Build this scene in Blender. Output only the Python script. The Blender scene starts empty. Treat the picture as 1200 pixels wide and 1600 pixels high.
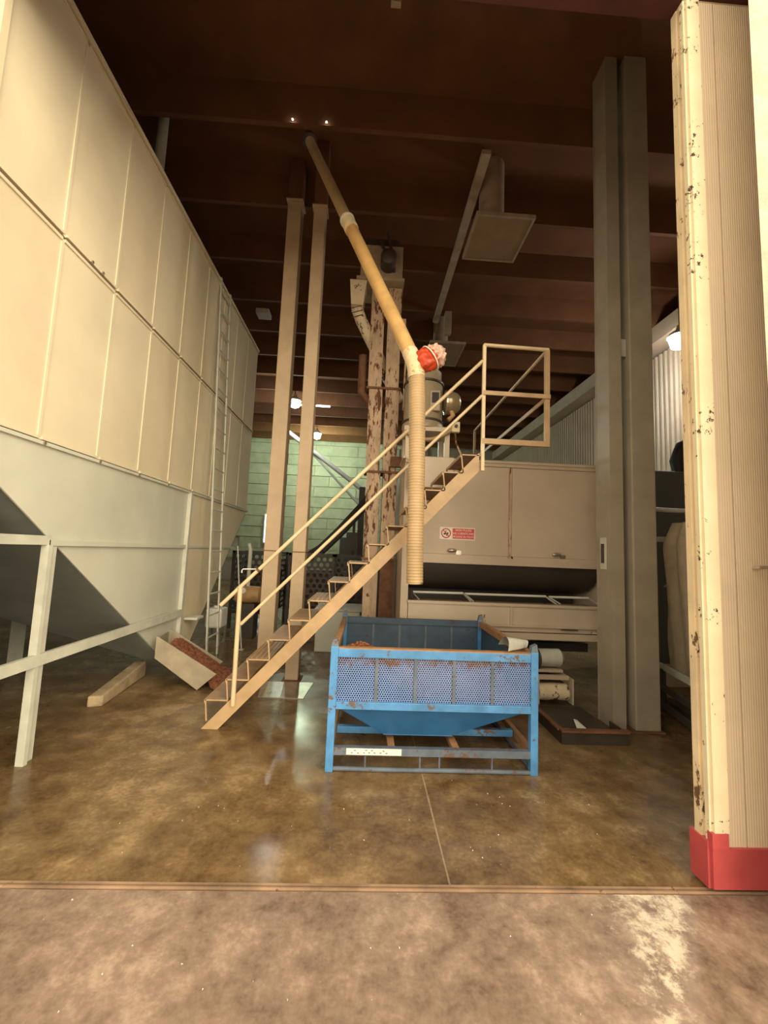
import bpy, math, random
from mathutils import Vector, Matrix, noise as mnoise
random.seed(7)
scene = bpy.context.scene
COL = scene.collection

# ------------------------------------------------------------------ camera, world, light, exposure
yaw, pitch, roll = (math.radians(a) for a in (-2.27, 5.56, 2.39))
fwd = Vector((-math.sin(yaw)*math.cos(pitch), math.cos(yaw)*math.cos(pitch), math.sin(pitch)))
rgt0 = Vector((math.cos(yaw), math.sin(yaw), 0)); up0 = rgt0.cross(fwd)
rgt = math.cos(roll)*rgt0 + math.sin(roll)*up0
upv = -math.sin(roll)*rgt0 + math.cos(roll)*up0
cam_data = bpy.data.cameras.new('camera'); cam = bpy.data.objects.new('camera', cam_data); COL.objects.link(cam)
cam_data.sensor_fit = 'VERTICAL'; cam_data.sensor_height = 36; cam_data.lens = 640/1600*36
cam_data.clip_start = 0.05; cam_data.clip_end = 300
cam.matrix_world = Matrix(((rgt.x, upv.x, -fwd.x, 0), (rgt.y, upv.y, -fwd.y, 0), (rgt.z, upv.z, -fwd.z, 1.55), (0, 0, 0, 1)))
scene.camera = cam

world = bpy.data.worlds.new('world'); scene.world = world; world.use_nodes = True
bg = world.node_tree.nodes['Background']
bg.inputs[0].default_value = (1.0, 0.86, 0.62, 1); bg.inputs[1].default_value = 1.55
# hazy low sun from behind and to the right of the camera, shining through the open door
sun_data = bpy.data.lights.new('sun', 'SUN'); sun = bpy.data.objects.new('sun', sun_data); COL.objects.link(sun)
sun_data.energy = 2.7; sun_data.color = (1.0, 0.84, 0.58); sun_data.angle = math.radians(70)
sun.rotation_euler = Vector((0.60, -0.76, 0.17)).to_track_quat('Z', 'Y').to_euler(); sun.location = (6, -7, 4)
vs = scene.view_settings
vs.view_transform = 'Standard'; vs.look = 'None'; vs.gamma = 1.0; vs.use_curve_mapping = False
vs.exposure = 0.78

# ------------------------------------------------------------------ materials
def sock(n, *names):
    for k in names:
        if k in n.inputs: return n.inputs[k]
def new_mat(name):
    m = bpy.data.materials.new(name); m.use_nodes = True
    nt = m.node_tree; b = nt.nodes['Principled BSDF']
    return m, nt, b
def N(nt, t, **kw):
    n = nt.nodes.new(t)
    for k, v in kw.items(): setattr(n, k, v)
    return n
def ramp(nt, fac, stops):
    r = N(nt, 'ShaderNodeValToRGB'); e = r.color_ramp.elements
    while len(e) < len(stops): e.new(0.5)
    for el, (p, c) in zip(e, stops):
        el.position = p; el.color = (*c, 1) if len(c) == 3 else c
    nt.links.new(fac, r.inputs[0]); return r.outputs[0]
def noise_tex(nt, vec, scale, detail=4, rough=0.6):
    n = N(nt, 'ShaderNodeTexNoise'); n.inputs['Scale'].default_value = scale
    n.inputs['Detail'].default_value = detail; n.inputs['Roughness'].default_value = rough
    nt.links.new(vec, n.inputs['Vector']); return n.outputs[0]
def mixc(nt, fac, a, b, mode='MIX'):
    m = N(nt, 'ShaderNodeMix', data_type='RGBA', blend_type=mode)
    for s, v in ((m.inputs[0], fac), (m.inputs[6], a), (m.inputs[7], b)):
        if hasattr(v, 'links'): nt.links.new(v, s)
        elif isinstance(v, (int, float)): s.default_value = v
        else: s.default_value = (*v, 1)
    return m.outputs[2]
def math_n(nt, op, a, b=None, c=None, clamp=False):
    m = N(nt, 'ShaderNodeMath', operation=op, use_clamp=clamp)
    for i, v in enumerate((a, b, c)):
        if v is None: continue
        if hasattr(v, 'links'): nt.links.new(v, m.inputs[i])
        else: m.inputs[i].default_value = v
    return m.outputs[0]
def paint(name, col, rough=0.55, dirt=0.25, rust=0.0, rustcol=(0.10, 0.035, 0.015), scale=3.0, chip=22.0, metal=0.0, bump=0.0, stretch=(1, 1, 1)):
    m, nt, b = new_mat(name)
    tc = N(nt, 'ShaderNodeTexCoord'); mp = N(nt, 'ShaderNodeMapping'); mp.inputs['Scale'].default_value = stretch
    nt.links.new(tc.outputs['Object'], mp.inputs[0]); vec = mp.outputs[0]
    n1 = noise_tex(nt, vec, scale, 5)
    dark = tuple(c*(1-dirt) for c in col); lite = tuple(min(1, c*(1+dirt*0.35)) for c in col)
    c = ramp(nt, n1, [(0.3, dark), (0.7, lite)])
    if rust > 0:
        n2 = noise_tex(nt, vec, chip, 6, 0.7); n3 = noise_tex(nt, vec, chip*0.17, 3)
        s = math_n(nt, 'ADD', math_n(nt, 'MULTIPLY', n2, 0.6), math_n(nt, 'MULTIPLY', n3, 0.4))
        t = 0.68-rust*0.3
        msk = N(nt, 'ShaderNodeMapRange'); msk.inputs[1].default_value = t; msk.inputs[2].default_value = t+0.025
        nt.links.new(s, msk.inputs[0])
        c = mixc(nt, msk.outputs[0], c, rustcol)
        nt.links.new(math_n(nt, 'ADD', math_n(nt, 'MULTIPLY', msk.outputs[0], 0.3), rough, clamp=True), b.inputs['Roughness'])
    else:
        b.inputs['Roughness'].default_value = rough
    nt.links.new(c, b.inputs['Base Color']); b.inputs['Metallic'].default_value = metal
    if bump:
        bp = N(nt, 'ShaderNodeBump'); bp.inputs['Strength'].default_value = bump; bp.inputs['Distance'].default_value = 0.02
        nt.links.new(noise_tex(nt, vec, scale*6, 5), bp.inputs['Height']); nt.links.new(bp.outputs[0], b.inputs['Normal'])
    return m
def emis(name, col, s):
    m, nt, b = new_mat(name); b.inputs['Base Color'].default_value = (*col, 1)
    sock(b, 'Emission Color').default_value = (*col, 1); b.inputs['Emission Strength'].default_value = s
    return m
def concrete(name, stops, big=0.9, rough=(0.2, 0.6), overlay=None, bump=0.15):
    m, nt, b = new_mat(name)
    g = N(nt, 'ShaderNodeNewGeometry'); vec = g.outputs['Position']
    n1 = noise_tex(nt, vec, big, 8, 0.65); n2 = noise_tex(nt, vec, big*5, 6, 0.7); n3 = noise_tex(nt, vec, 40, 4, 0.6)
    s = math_n(nt, 'ADD', math_n(nt, 'MULTIPLY', n1, 0.46), math_n(nt, 'ADD', math_n(nt, 'MULTIPLY', n2, 0.40), math_n(nt, 'MULTIPLY', n3, 0.14)))
    c = ramp(nt, s, stops)
    n4 = noise_tex(nt, vec, 0.8, 4, 0.55)
    r = N(nt, 'ShaderNodeMapRange'); r.inputs[1].default_value = 0.38; r.inputs[2].default_value = 0.62
    r.inputs[3].default_value = rough[0]; r.inputs[4].default_value = rough[1]
    nt.links.new(n4, r.inputs[0])
    if overlay:
        c = overlay(nt, vec, c)
    # pale grit
    n5 = noise_tex(nt, vec, 90, 2, 0.5)
    sp = N(nt, 'ShaderNodeMapRange'); sp.inputs[1].default_value = 0.74; sp.inputs[2].default_value = 0.78
    nt.links.new(n5, sp.inputs[0])
    c = mixc(nt, math_n(nt, 'MULTIPLY', sp.outputs[0], 0.5), c, (0.5, 0.36, 0.24))
    nt.links.new(c, b.inputs['Base Color']); nt.links.new(r.outputs[0], b.inputs['Roughness'])
    bp = N(nt, 'ShaderNodeBump'); bp.inputs['Strength'].default_value = bump; bp.inputs['Distance'].default_value = 0.01
    nt.links.new(s, bp.inputs['Height']); nt.links.new(bp.outputs[0], b.inputs['Normal'])
    return m
def painted_glare(nt, vec, c):
    # bright floor reflection painted into the yard concrete, flaked like worn white paint
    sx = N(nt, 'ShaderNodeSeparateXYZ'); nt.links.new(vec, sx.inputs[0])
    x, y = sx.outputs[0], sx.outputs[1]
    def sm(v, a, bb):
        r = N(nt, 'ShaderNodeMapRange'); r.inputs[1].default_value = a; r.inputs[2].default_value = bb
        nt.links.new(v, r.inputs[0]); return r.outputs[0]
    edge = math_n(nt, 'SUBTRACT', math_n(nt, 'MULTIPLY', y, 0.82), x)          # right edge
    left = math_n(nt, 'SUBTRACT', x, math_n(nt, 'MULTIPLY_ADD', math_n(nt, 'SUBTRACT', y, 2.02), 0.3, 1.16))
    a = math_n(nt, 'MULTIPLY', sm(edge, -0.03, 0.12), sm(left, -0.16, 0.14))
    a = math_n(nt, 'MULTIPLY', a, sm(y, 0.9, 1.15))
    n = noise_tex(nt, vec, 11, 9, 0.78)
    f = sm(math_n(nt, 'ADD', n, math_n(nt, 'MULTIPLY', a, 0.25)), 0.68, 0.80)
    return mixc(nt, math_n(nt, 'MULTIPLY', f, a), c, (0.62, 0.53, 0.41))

M = {}
M['floor'] = concrete('floor_concrete', [(0.38, (0.06, 0.034, 0.014)), (0.47, (0.145, 0.088, 0.038)), (0.53, (0.21, 0.136, 0.064)), (0.62, (0.38, 0.265, 0.14))], rough=(0.13, 0.5))
M['ground'] = concrete('yard_concrete', [(0.38, (0.095, 0.058, 0.042)), (0.455, (0.19, 0.128, 0.094)), (0.53, (0.275, 0.195, 0.148)), (0.64, (0.47, 0.35, 0.265))], big=1.5, rough=(0.4, 0.75), overlay=painted_glare, bump=0.3)
M['chute'] = paint('chute_tan_enamel', (0.40, 0.34, 0.25), 0.5, 0.25, rust=0.05, scale=5)
M['kerb'] = paint('kerb_concrete', (0.38, 0.29, 0.18), 0.85, 0.4, scale=7, bump=0.4)
M['track'] = paint('worn_track_rail', (0.34, 0.22, 0.14), 0.6, 0.5, rust=0.3, rustcol=(0.14, 0.07, 0.04), scale=4, chip=14)
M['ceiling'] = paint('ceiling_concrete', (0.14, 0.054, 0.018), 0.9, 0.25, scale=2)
M['wall'] = paint('wall_plaster', (0.42, 0.36, 0.28), 0.9, 0.25, scale=1.5)
M['pilaster'] = paint('rough_plaster', (0.56, 0.48, 0.38), 0.9, 0.25, scale=8, bump=0.35)
M['block'] = paint('precast_panel', (0.50, 0.51, 0.36), 0.85, 0.22, scale=2.5)
M['corr'] = paint('corrugated_sheet', (0.55, 0.46, 0.34), 0.5, 0.15, scale=2)
M['silo'] = paint('silo_cream_enamel', (0.72, 0.645, 0.48), 0.42, 0.13, rust=0.02, scale=1.1, chip=9)
M['silo2'] = paint('silo_cream_enamel_warm', (0.70, 0.61, 0.445), 0.42, 0.13, scale=1.2)
M['hopper'] = paint('hopper_pale_enamel', (0.56, 0.57, 0.49), 0.38, 0.14, rust=0.02, scale=1.3, chip=8)
M['hopperface'] = paint('hopper_shaded_underside', (0.21, 0.235, 0.225), 0.5, 0.3, scale=1.6)  # sloping hopper faces: their shade is put into a darker grey
M['frame_pale'] = paint('pale_frame_paint', (0.53, 0.54, 0.47), 0.5, 0.2, rust=0.05, scale=5)
M['column'] = paint('tan_column_paint', (0.48, 0.36, 0.24), 0.5, 0.18, rust=0.03, scale=3)
M['column_dark'] = paint('grey_column_paint', (0.34, 0.29, 0.22), 0.5, 0.2, rust=0.02, scale=3)
M['stair'] = paint('stair_ochre_paint', (0.46, 0.31, 0.17), 0.5, 0.25, rust=0.06, rustcol=(0.26, 0.13, 0.06), scale=6)
M['rail'] = paint('rail_cream_paint', (0.62, 0.49, 0.31), 0.4, 0.15, rust=0.04, rustcol=(0.3, 0.17, 0.08), scale=8)
M['tread'] = paint('tread_rusty_paint', (0.34, 0.21, 0.12), 0.6, 0.35, rust=0.12, scale=8)
M['hose'] = paint('ribbed_plastic_hose', (0.44, 0.31, 0.165), 0.5, 0.2, scale=5)
M['pipe'] = paint('ochre_pipe_paint', (0.62, 0.39, 0.155), 0.4, 0.25, rust=0.07, rustcol=(0.2, 0.09, 0.04), scale=6)
M['tape'] = paint('cream_tape', (0.78, 0.66, 0.42), 0.6, 0.2, scale=14)
M['wrap'] = paint('patchy_elbow_wrap', (0.74, 0.6, 0.38), 0.55, 0.25, rust=0.40, rustcol=(0.5, 0.27, 0.1), scale=12, chip=16)
M['red_bag'] = paint('red_plastic', (0.55, 0.06, 0.02), 0.35, 0.3, scale=9)
M['pink_bag'] = paint('pale_pink_plastic', (0.72, 0.47, 0.38), 0.3, 0.25, scale=14, bump=0.6)
M['elev'] = paint('elevator_flaking_paint', (0.56, 0.40, 0.28), 0.65, 0.3, rust=0.50, rustcol=(0.13, 0.055, 0.03), scale=5, chip=7, stretch=(3, 3, 0.8))
M['elev_head'] = paint('elevator_head_grey', (0.42, 0.33, 0.24), 0.6, 0.3, rust=0.12, scale=5)
M['spout'] = paint('spout_white_flaking', (0.74, 0.62, 0.44), 0.6, 0.2, rust=0.42, scale=6, chip=12)
M['machine'] = paint('machine_beige_enamel', (0.56, 0.455, 0.345), 0.42, 0.15, rust=0.02, scale=1.8)
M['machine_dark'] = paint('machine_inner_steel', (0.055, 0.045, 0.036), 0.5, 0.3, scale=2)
M['steel'] = paint('bare_steel', (0.55, 0.5, 0.44), 0.3, 0.3, scale=8, metal=0.8)
M['dark_steel'] = paint('dark_steel', (0.06, 0.045, 0.035), 0.5, 0.4, scale=6)
M['rusty'] = paint('rusty_steel', (0.20, 0.09, 0.045), 0.75, 0.45, scale=9)
M['tank'] = paint('aspirator_grey_enamel', (0.36, 0.29, 0.2), 0.38, 0.15, scale=4)
M['motor'] = paint('motor_bronze_casing', (0.42, 0.33, 0.2), 0.25, 0.2, scale=5, metal=0.4)
M['blue'] = paint('bin_blue_paint', (0.075, 0.26, 0.56), 0.45, 0.35, rust=0.37, rustcol=(0.13, 0.085, 0.06), scale=6, chip=16)
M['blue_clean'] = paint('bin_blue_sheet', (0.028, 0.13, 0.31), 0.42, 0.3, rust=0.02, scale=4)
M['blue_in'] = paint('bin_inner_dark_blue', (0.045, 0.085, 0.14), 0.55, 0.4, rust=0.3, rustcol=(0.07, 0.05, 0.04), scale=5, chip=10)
M['bin_worn'] = paint('bin_worn_grey', (0.11, 0.14, 0.19), 0.6, 0.4, rust=0.35, rustcol=(0.12, 0.07, 0.045), scale=6)
M['bin_ochre'] = paint('bin_ochre_rust', (0.36, 0.19, 0.085), 0.6, 0.35, rust=0.12, scale=9)
M['white_tag'] = paint('white_sticker', (0.82, 0.78, 0.68), 0.6, 0.15, rust=0.08, rustcol=(0.3, 0.28, 0.25), scale=14)
M['sign_white'] = paint('sign_white', (0.85, 0.78, 0.68), 0.4, 0.05)
M['sign_red'] = paint('sign_red', (0.62, 0.03, 0.04), 0.4, 0.08)
M['ink'] = paint('dark_ink', (0.03, 0.02, 0.02), 0.6, 0.1)
M['door_cream'] = paint('door_cream_flaking', (0.74, 0.64, 0.45), 0.5, 0.12, rust=0.385, rustcol=(0.05, 0.03, 0.015), scale=4, chip=30)
M['door_edge'] = paint('door_edge_flaking', (0.72, 0.58, 0.38), 0.55, 0.25, rust=0.38, rustcol=(0.12, 0.06, 0.03), scale=6, chip=20, stretch=(1, 1, 0.5))
M['head_red'] = paint('dark_red_rail', (0.09, 0.025, 0.02), 0.7, 0.3)
M['door_panel'] = paint('door_corrugated_enamel', (0.66, 0.54, 0.40), 0.5, 0.12, scale=1.5)
M['door_red'] = paint('door_red_paint', (0.46, 0.07, 0.075), 0.4, 0.2, scale=5)
M['grain'] = paint('brown_shell_grain', (0.24, 0.085, 0.04), 0.8, 0.5, scale=30)
M['sack'] = paint('woven_white_sack', (0.62, 0.52, 0.38), 0.8, 0.2, scale=6, bump=0.4)
M['cabinet'] = paint('dark_grey_enamel', (0.09, 0.09, 0.085), 0.4, 0.2, scale=2)
M['black'] = paint('black_rubber', (0.025, 0.02, 0.018), 0.6, 0.3)
M['white'] = paint('white_enamel', (0.75, 0.73, 0.68), 0.4, 0.12, scale=4)
M['grey_box'] = paint('grey_plastic', (0.5, 0.47, 0.42), 0.5, 0.2, scale=4)
M['brass'] = paint('worn_brass', (0.5, 0.3, 0.14), 0.45, 0.3, scale=7)
M['lamp_green'] = emis('green_white_lamp', (0.75, 1.0, 0.82), 60)
M['lamp_white'] = emis('cool_white_lamp', (0.95, 0.97, 1.0), 60)
M['lamp_tube'] = emis('fluorescent_tube', (0.9, 1.0, 0.95), 4)
M['daylight'] = emis('daylit_window', (0.9, 1.0, 0.98), 1.5)
M['pinhole'] = emis('roof_pinhole_daylight', (1, 0.95, 0.85), 20)

def perforated(name, col, hole_pitch, rad, holecol=None, rustband=None):
    m, nt, b = new_mat(name)
    tc = N(nt, 'ShaderNodeTexCoord'); sx = N(nt, 'ShaderNodeSeparateXYZ'); nt.links.new(tc.outputs['Object'], sx.inputs[0])
    def lattice(axis, off):
        u = math_n(nt, 'ADD', math_n(nt, 'DIVIDE', axis, hole_pitch), off)
        v = math_n(nt, 'ADD', math_n(nt, 'DIVIDE', sx.outputs[2], hole_pitch*1.7320508), off)
        du = math_n(nt, 'SUBTRACT', math_n(nt, 'FRACT', u), 0.5)
        dv = math_n(nt, 'MULTIPLY', math_n(nt, 'SUBTRACT', math_n(nt, 'FRACT', v), 0.5), 1.7320508)
        return math_n(nt, 'SQRT', math_n(nt, 'ADD', math_n(nt, 'MULTIPLY', du, du), math_n(nt, 'MULTIPLY', dv, dv)))
    ax = math_n(nt, 'ADD', sx.outputs[0], sx.outputs[1])
    d = math_n(nt, 'MINIMUM', lattice(ax, 0.0), lattice(ax, 0.5))
    hole = math_n(nt, 'LESS_THAN', d, rad)
    n1 = noise_tex(nt, tc.outputs['Object'], 5, 5)
    c = ramp(nt, n1, [(0.3, tuple(x*0.75 for x in col)), (0.7, col)])
    if rustband:
        z0, z1 = rustband
        r = N(nt, 'ShaderNodeMapRange'); r.inputs[1].default_value = z0; r.inputs[2].default_value = z1; nt.links.new(sx.outputs[2], r.inputs[0])
        n2 = noise_tex(nt, tc.outputs['Object'], 14, 6, 0.7)
        f = N(nt, 'ShaderNodeMapRange'); f.inputs[1].default_value = 0.78; f.inputs[2].default_value = 0.98
        nt.links.new(math_n(nt, 'ADD', n2, math_n(nt, 'MULTIPLY', r.outputs[0], 0.46)), f.inputs[0])
        c = mixc(nt, f.outputs[0], c, (0.15, 0.085, 0.055))
    nt.links.new(c, b.inputs['Base Color']); b.inputs['Roughness'].default_value = 0.5
    nt.links.new(math_n(nt, 'SUBTRACT', 1.0, hole), b.inputs['Alpha'])
    return m
M['perf'] = perforated('perforated_lavender_blue_sheet', (0.17, 0.28, 0.58), 0.0175, 0.34, rustband=(0.60, 0.80))
M['perf_dark'] = perforated('perforated_dark_sheet', (0.05, 0.045, 0.045), 0.12, 0.33)
M['grille'] = perforated('grille_face', (0.34, 0.24, 0.15), 0.03, 0.2)

# ------------------------------------------------------------------ mesh helpers
class MB:
    def __init__(s): s.v = []; s.f = []
    def poly(s, pts):
        b = len(s.v); s.v += [tuple(p) for p in pts]; s.f.append(tuple(range(b, b+len(pts)))); return s
    def hexa(s, p):                    # 8 points: bottom 4 (ccw), top 4
        b = len(s.v); s.v += [tuple(q) for q in p]
        s.f += [tuple(b+i for i in q) for q in ((3, 2, 1, 0), (4, 5, 6, 7), (0, 1, 5, 4), (1, 2, 6, 5), (2, 3, 7, 6), (3, 0, 4, 7))]; return s
    def box(s, x0, x1, y0, y1, z0, z1):
        return s.hexa([(x0, y0, z0), (x1, y0, z0), (x1, y1, z0), (x0, y1, z0), (x0, y0, z1), (x1, y0, z1), (x1, y1, z1), (x0, y1, z1)])
    def beam(s, a, b, w, h, side=None):  # rectangular bar from a to b; w along side, h along the other
        a, b = Vector(a), Vector(b); d = (b-a).normalized()
        if side is None: side = Vector((0, 1, 0)) if abs(d.y) < 0.9 else Vector((1, 0, 0))
        s1 = (Vector(side)-d*Vector(side).dot(d)).normalized(); s2 = d.cross(s1)
        o = [-s1*w/2-s2*h/2, s1*w/2-s2*h/2, s1*w/2+s2*h/2, -s1*w/2+s2*h/2]
        return s.hexa([a+q for q in o]+[b+q for q in o])
    def prism(s, pts, off):            # flat polygon extruded by off
        off = Vector(off); n = len(pts); b = len(s.v)
        s.v += [tuple(p) for p in pts]+[tuple(Vector(p)+off) for p in pts]
        s.f.append(tuple(range(b+n-1, b-1, -1))); s.f.append(tuple(range(b+n, b+2*n)))
        for i in range(n):
            j = (i+1) % n; s.f.append((b+i, b+j, b+n+j, b+n+i))
        return s
    def tube(s, pts, r, n=12, cap=True):
        pts = [Vector(p) for p in pts]; rs = r if isinstance(r, (list, tuple)) else [r]*len(pts)
        base = len(s.v); prev = None
        for i, p in enumerate(pts):
            d = (pts[min(i+1, len(pts)-1)]-pts[max(i-1, 0)]).normalized()
            if prev is None:
                ref = Vector((0, 0, 1)) if abs(d.z) < 0.9 else Vector((1, 0, 0)); a = d.cross(ref).normalized()
            else: a = (prev-d*prev.dot(d)).normalized()
            prev = a; b2 = d.cross(a)
            for k in range(n):
                t = 2*math.pi*k/n; s.v.append(tuple(p+(a*math.cos(t)+b2*math.sin(t))*rs[i]))
        for i in range(len(pts)-1):
            for k in range(n):
                k2 = (k+1) % n; o = base+i*n
                s.f.append((o+k, o+k2, o+n+k2, o+n+k))
        if cap:
            s.f.append(tuple(base+k for k in reversed(range(n)))); o = base+(len(pts)-1)*n; s.f.append(tuple(o+k for k in range(n)))
        return s
    def lathe(s, prof, c, n=28, axis='z'):
        pts = []
        b = len(s.v); c = Vector(c)
        for r, h in prof:
            for k in range(n):
                t = 2*math.pi*k/n; q = (r*math.cos(t), r*math.sin(t), h)
                if axis == 'x': q = (h, r*math.cos(t), r*math.sin(t))
                if axis == 'y': q = (r*math.sin(t), h, r*math.cos(t))
                s.v.append(tuple(c+Vector(q)))
        for i in range(len(prof)-1):
            for k in range(n):
                k2 = (k+1) % n; s.f.append((b+i*n+k, b+i*n+k2, b+(i+1)*n+k2, b+(i+1)*n+k))
        s.f.append(tuple(b+k for k in reversed(range(n)))); o = b+(len(prof)-1)*n; s.f.append(tuple(o+k for k in range(n)))
        return s
    def grid(s, nx, ny, fn):
        b = len(s.v)
        for j in range(ny+1):
            for i in range(nx+1): s.v.append(tuple(fn(i/nx, j/ny)))
        for j in range(ny):
            for i in range(nx):
                o = b+j*(nx+1)+i; s.f.append((o, o+1, o+nx+2, o+nx+1))
        return s
BASE = {}
def link(name, mb, mat, parent=None, smooth=False, bevel=0.0):
    off = Vector(BASE[parent.name]) if parent else Vector((0, 0, 0))
    me = bpy.data.meshes.new(name)
    me.from_pydata([tuple(Vector(p)-off) for p in mb.v], [], mb.f); me.update()
    import bmesh
    bm = bmesh.new(); bm.from_mesh(me); bmesh.ops.recalc_face_normals(bm, faces=bm.faces); bm.to_mesh(me); bm.free()
    if smooth:
        for p in me.polygons: p.use_smooth = True
        try: me.set_sharp_from_angle(angle=math.radians(40))
        except Exception: pass
    me.materials.append(M[mat])
    o = bpy.data.objects.new(name, me); COL.objects.link(o)
    if parent: o.parent = parent; BASE[o.name] = tuple(off)
    else: BASE[o.name] = (0, 0, 0)
    if bevel:
        bv = o.modifiers.new('bevel', 'BEVEL'); bv.width = bevel; bv.segments = 2; bv.limit_method = 'ANGLE'
    return o
def thing(name, label, cat, loc, group=None):
    o = bpy.data.objects.new(name, None); COL.objects.link(o); o.location = loc; o.empty_display_size = 0.1
    o['label'] = label; o['category'] = cat
    if group: o['group'] = group
    BASE[o.name] = tuple(loc); return o
def single(name, mb, mat, label, cat, group=None, **kw):
    o = link(name, mb, mat, None, **kw); o['label'] = label; o['category'] = cat
    # put the origin at the base of the thing
    vs_ = [v.co for v in o.data.vertices]
    c = Vector(((min(v.x for v in vs_)+max(v.x for v in vs_))/2, (min(v.y for v in vs_)+max(v.y for v in vs_))/2, min(v.z for v in vs_)))
    o.data.transform(Matrix.Translation(-c)); o.location = c; BASE[o.name] = tuple(c)
    if group: o['group'] = group
    return o
def struct(name, mb, mat, **kw):
    o = link(name, mb, mat, None, **kw); o['kind'] = 'structure'; return o
def text_part(txt, size, origin, mat, parent, name='lettering'):
    cu = bpy.data.curves.new('txt', 'FONT'); cu.body = txt; cu.size = size; cu.extrude = 0.0008; cu.align_x = 'CENTER'; cu.align_y = 'CENTER'
    to = bpy.data.objects.new('txt', cu); COL.objects.link(to)
    bpy.context.view_layer.update()
    me = bpy.data.meshes.new_from_object(to.evaluated_get(bpy.context.evaluated_depsgraph_get()))
    bpy.data.objects.remove(to); bpy.data.curves.remove(cu)
    me.transform(Matrix.Translation(Vector(origin)-Vector(BASE[parent.name])) @ Matrix.Rotation(math.pi/2, 4, 'X'))
    me.materials.clear(); me.materials.append(M[mat]); me.name = name
    o = bpy.data.objects.new(name, me); COL.objects.link(o); o.parent = parent; BASE[o.name] = BASE[parent.name]; return o

# ------------------------------------------------------------------ the building
TH = 2.04            # threshold line
fl = struct('floor', MB().box(-7, 0.462, 2.075, 19.6, -0.2, 0).box(0.474, 6.6, 2.075, 19.6, -0.2, 0), 'floor')
link('joint_filler', MB().box(0.462, 0.474, 2.075, 19.6, -0.2, -0.003), 'kerb', fl)
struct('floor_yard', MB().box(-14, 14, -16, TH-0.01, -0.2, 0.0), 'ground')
tr = struct('trim_1', MB().box(-7, 6.6, TH-0.01, 2.075, -0.2, -0.012), 'track')
link('track_rail', MB().box(-7, 6.6, TH+0.0, TH+0.008, -0.012, 0.006), 'track', tr)
link('track_rail', MB().box(-7, 6.6, TH+0.022, TH+0.032, -0.012, 0.004), 'track', tr)
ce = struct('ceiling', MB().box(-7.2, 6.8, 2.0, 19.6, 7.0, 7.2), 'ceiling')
yy = 4.5
while yy < 19.3:
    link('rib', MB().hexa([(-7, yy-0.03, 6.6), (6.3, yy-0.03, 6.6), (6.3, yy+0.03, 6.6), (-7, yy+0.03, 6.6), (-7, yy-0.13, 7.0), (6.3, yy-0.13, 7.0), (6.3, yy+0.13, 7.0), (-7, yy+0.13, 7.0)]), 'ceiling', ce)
    yy += 1.2
struct('wall_left', MB().box(-7.2, -7, 2.0, 19.6, 0, 7), 'wall')
# right wall: corrugated sheet over a low plinth
def corrug(x, y0, y1, z0, z1, pitch, depth):
    m = MB(); n = int((y1-y0)/pitch)
    pr = []
    for i in range(n):
        y = y0+i*pitch
        pr += [(x, y), (x, y+pitch*0.35), (x-depth, y+pitch*0.5), (x-depth, y+pitch*0.85)]
    pr.append((x, y1))
    for a, b in zip(pr[:-1], pr[1:]):
        m.poly([(a[0], a[1], z0), (b[0], b[1], z0), (b[0], b[1], z1), (a[0], a[1], z1)])
    return m
wr = struct('wall_right', MB().box(6.42, 6.6, 2.2, 19.6, 0, 7), 'wall')
link('corrugated_sheet', corrug(6.4, 2.4, 19, 0.4, 6.2, 0.14, 0.045), 'corr', wr)
struct('trim_2', MB().box(5.95, 6.4, 2.2, 19.6, 6.24, 6.6), 'machine')          # eaves beam carrying the roof ribs
wb = struct('wall_back', MB().box(-7, 6.6, 19.4, 19.6, 0, 7), 'wall')
for r in range(12):
    for c in range(4):
        x0 = -6.6+c*2.0+(0.7 if r % 2 else 0)
        link('block', MB().box(x0+0.014, x0+1.986, 19.33+random.uniform(0, 0.02), 19.4, 1.0+r*0.5+0.014, 1.0+r*0.5+0.486), 'block', wb)
w1 = struct('window_1', MB().box(-4.80, -4.24, 19.22, 19.32, 1.72, 3.10), 'white')
link('pane', MB().box(-4.75, -4.29, 19.20, 19.22, 1.77, 3.05), 'daylight', w1)
d2 = struct('door_2', MB().box(-1.3, -0.4, 19.22, 19.32, 0, 2.2), 'grey_box')
link('door_panel', MB().box(-1.24, -0.46, 19.20, 19.22, 0.05, 2.14), 'machine_dark', d2)
# front wall: opening from X -2.4 to 1.87, head at z 4.88
struct('wall_front', MB().box(-7.2, -2.42, 1.8, 2.2, 0, 8).box(-2.42, 1.98, 1.8, 2.2, 5.3, 8).box(2.12, 6.8, 1.98, 1.99, 0, 8), 'pilaster')
struct('trim_3', MB().hexa([(1.872, 1.80, 0), (6.8, 1.80, 0), (6.8, 1.98, 0), (2.12, 1.98, 0), (1.872, 1.80, 8), (6.8, 1.80, 8), (6.8, 1.98, 8), (2.12, 1.98, 8)]), 'pilaster')   # plastered pilaster in front of the door
struct('trim_4', MB().box(-2.4, 5.5, 2.03, 2.16, 4.90, 5.3), 'head_red')        # door head rail
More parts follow.
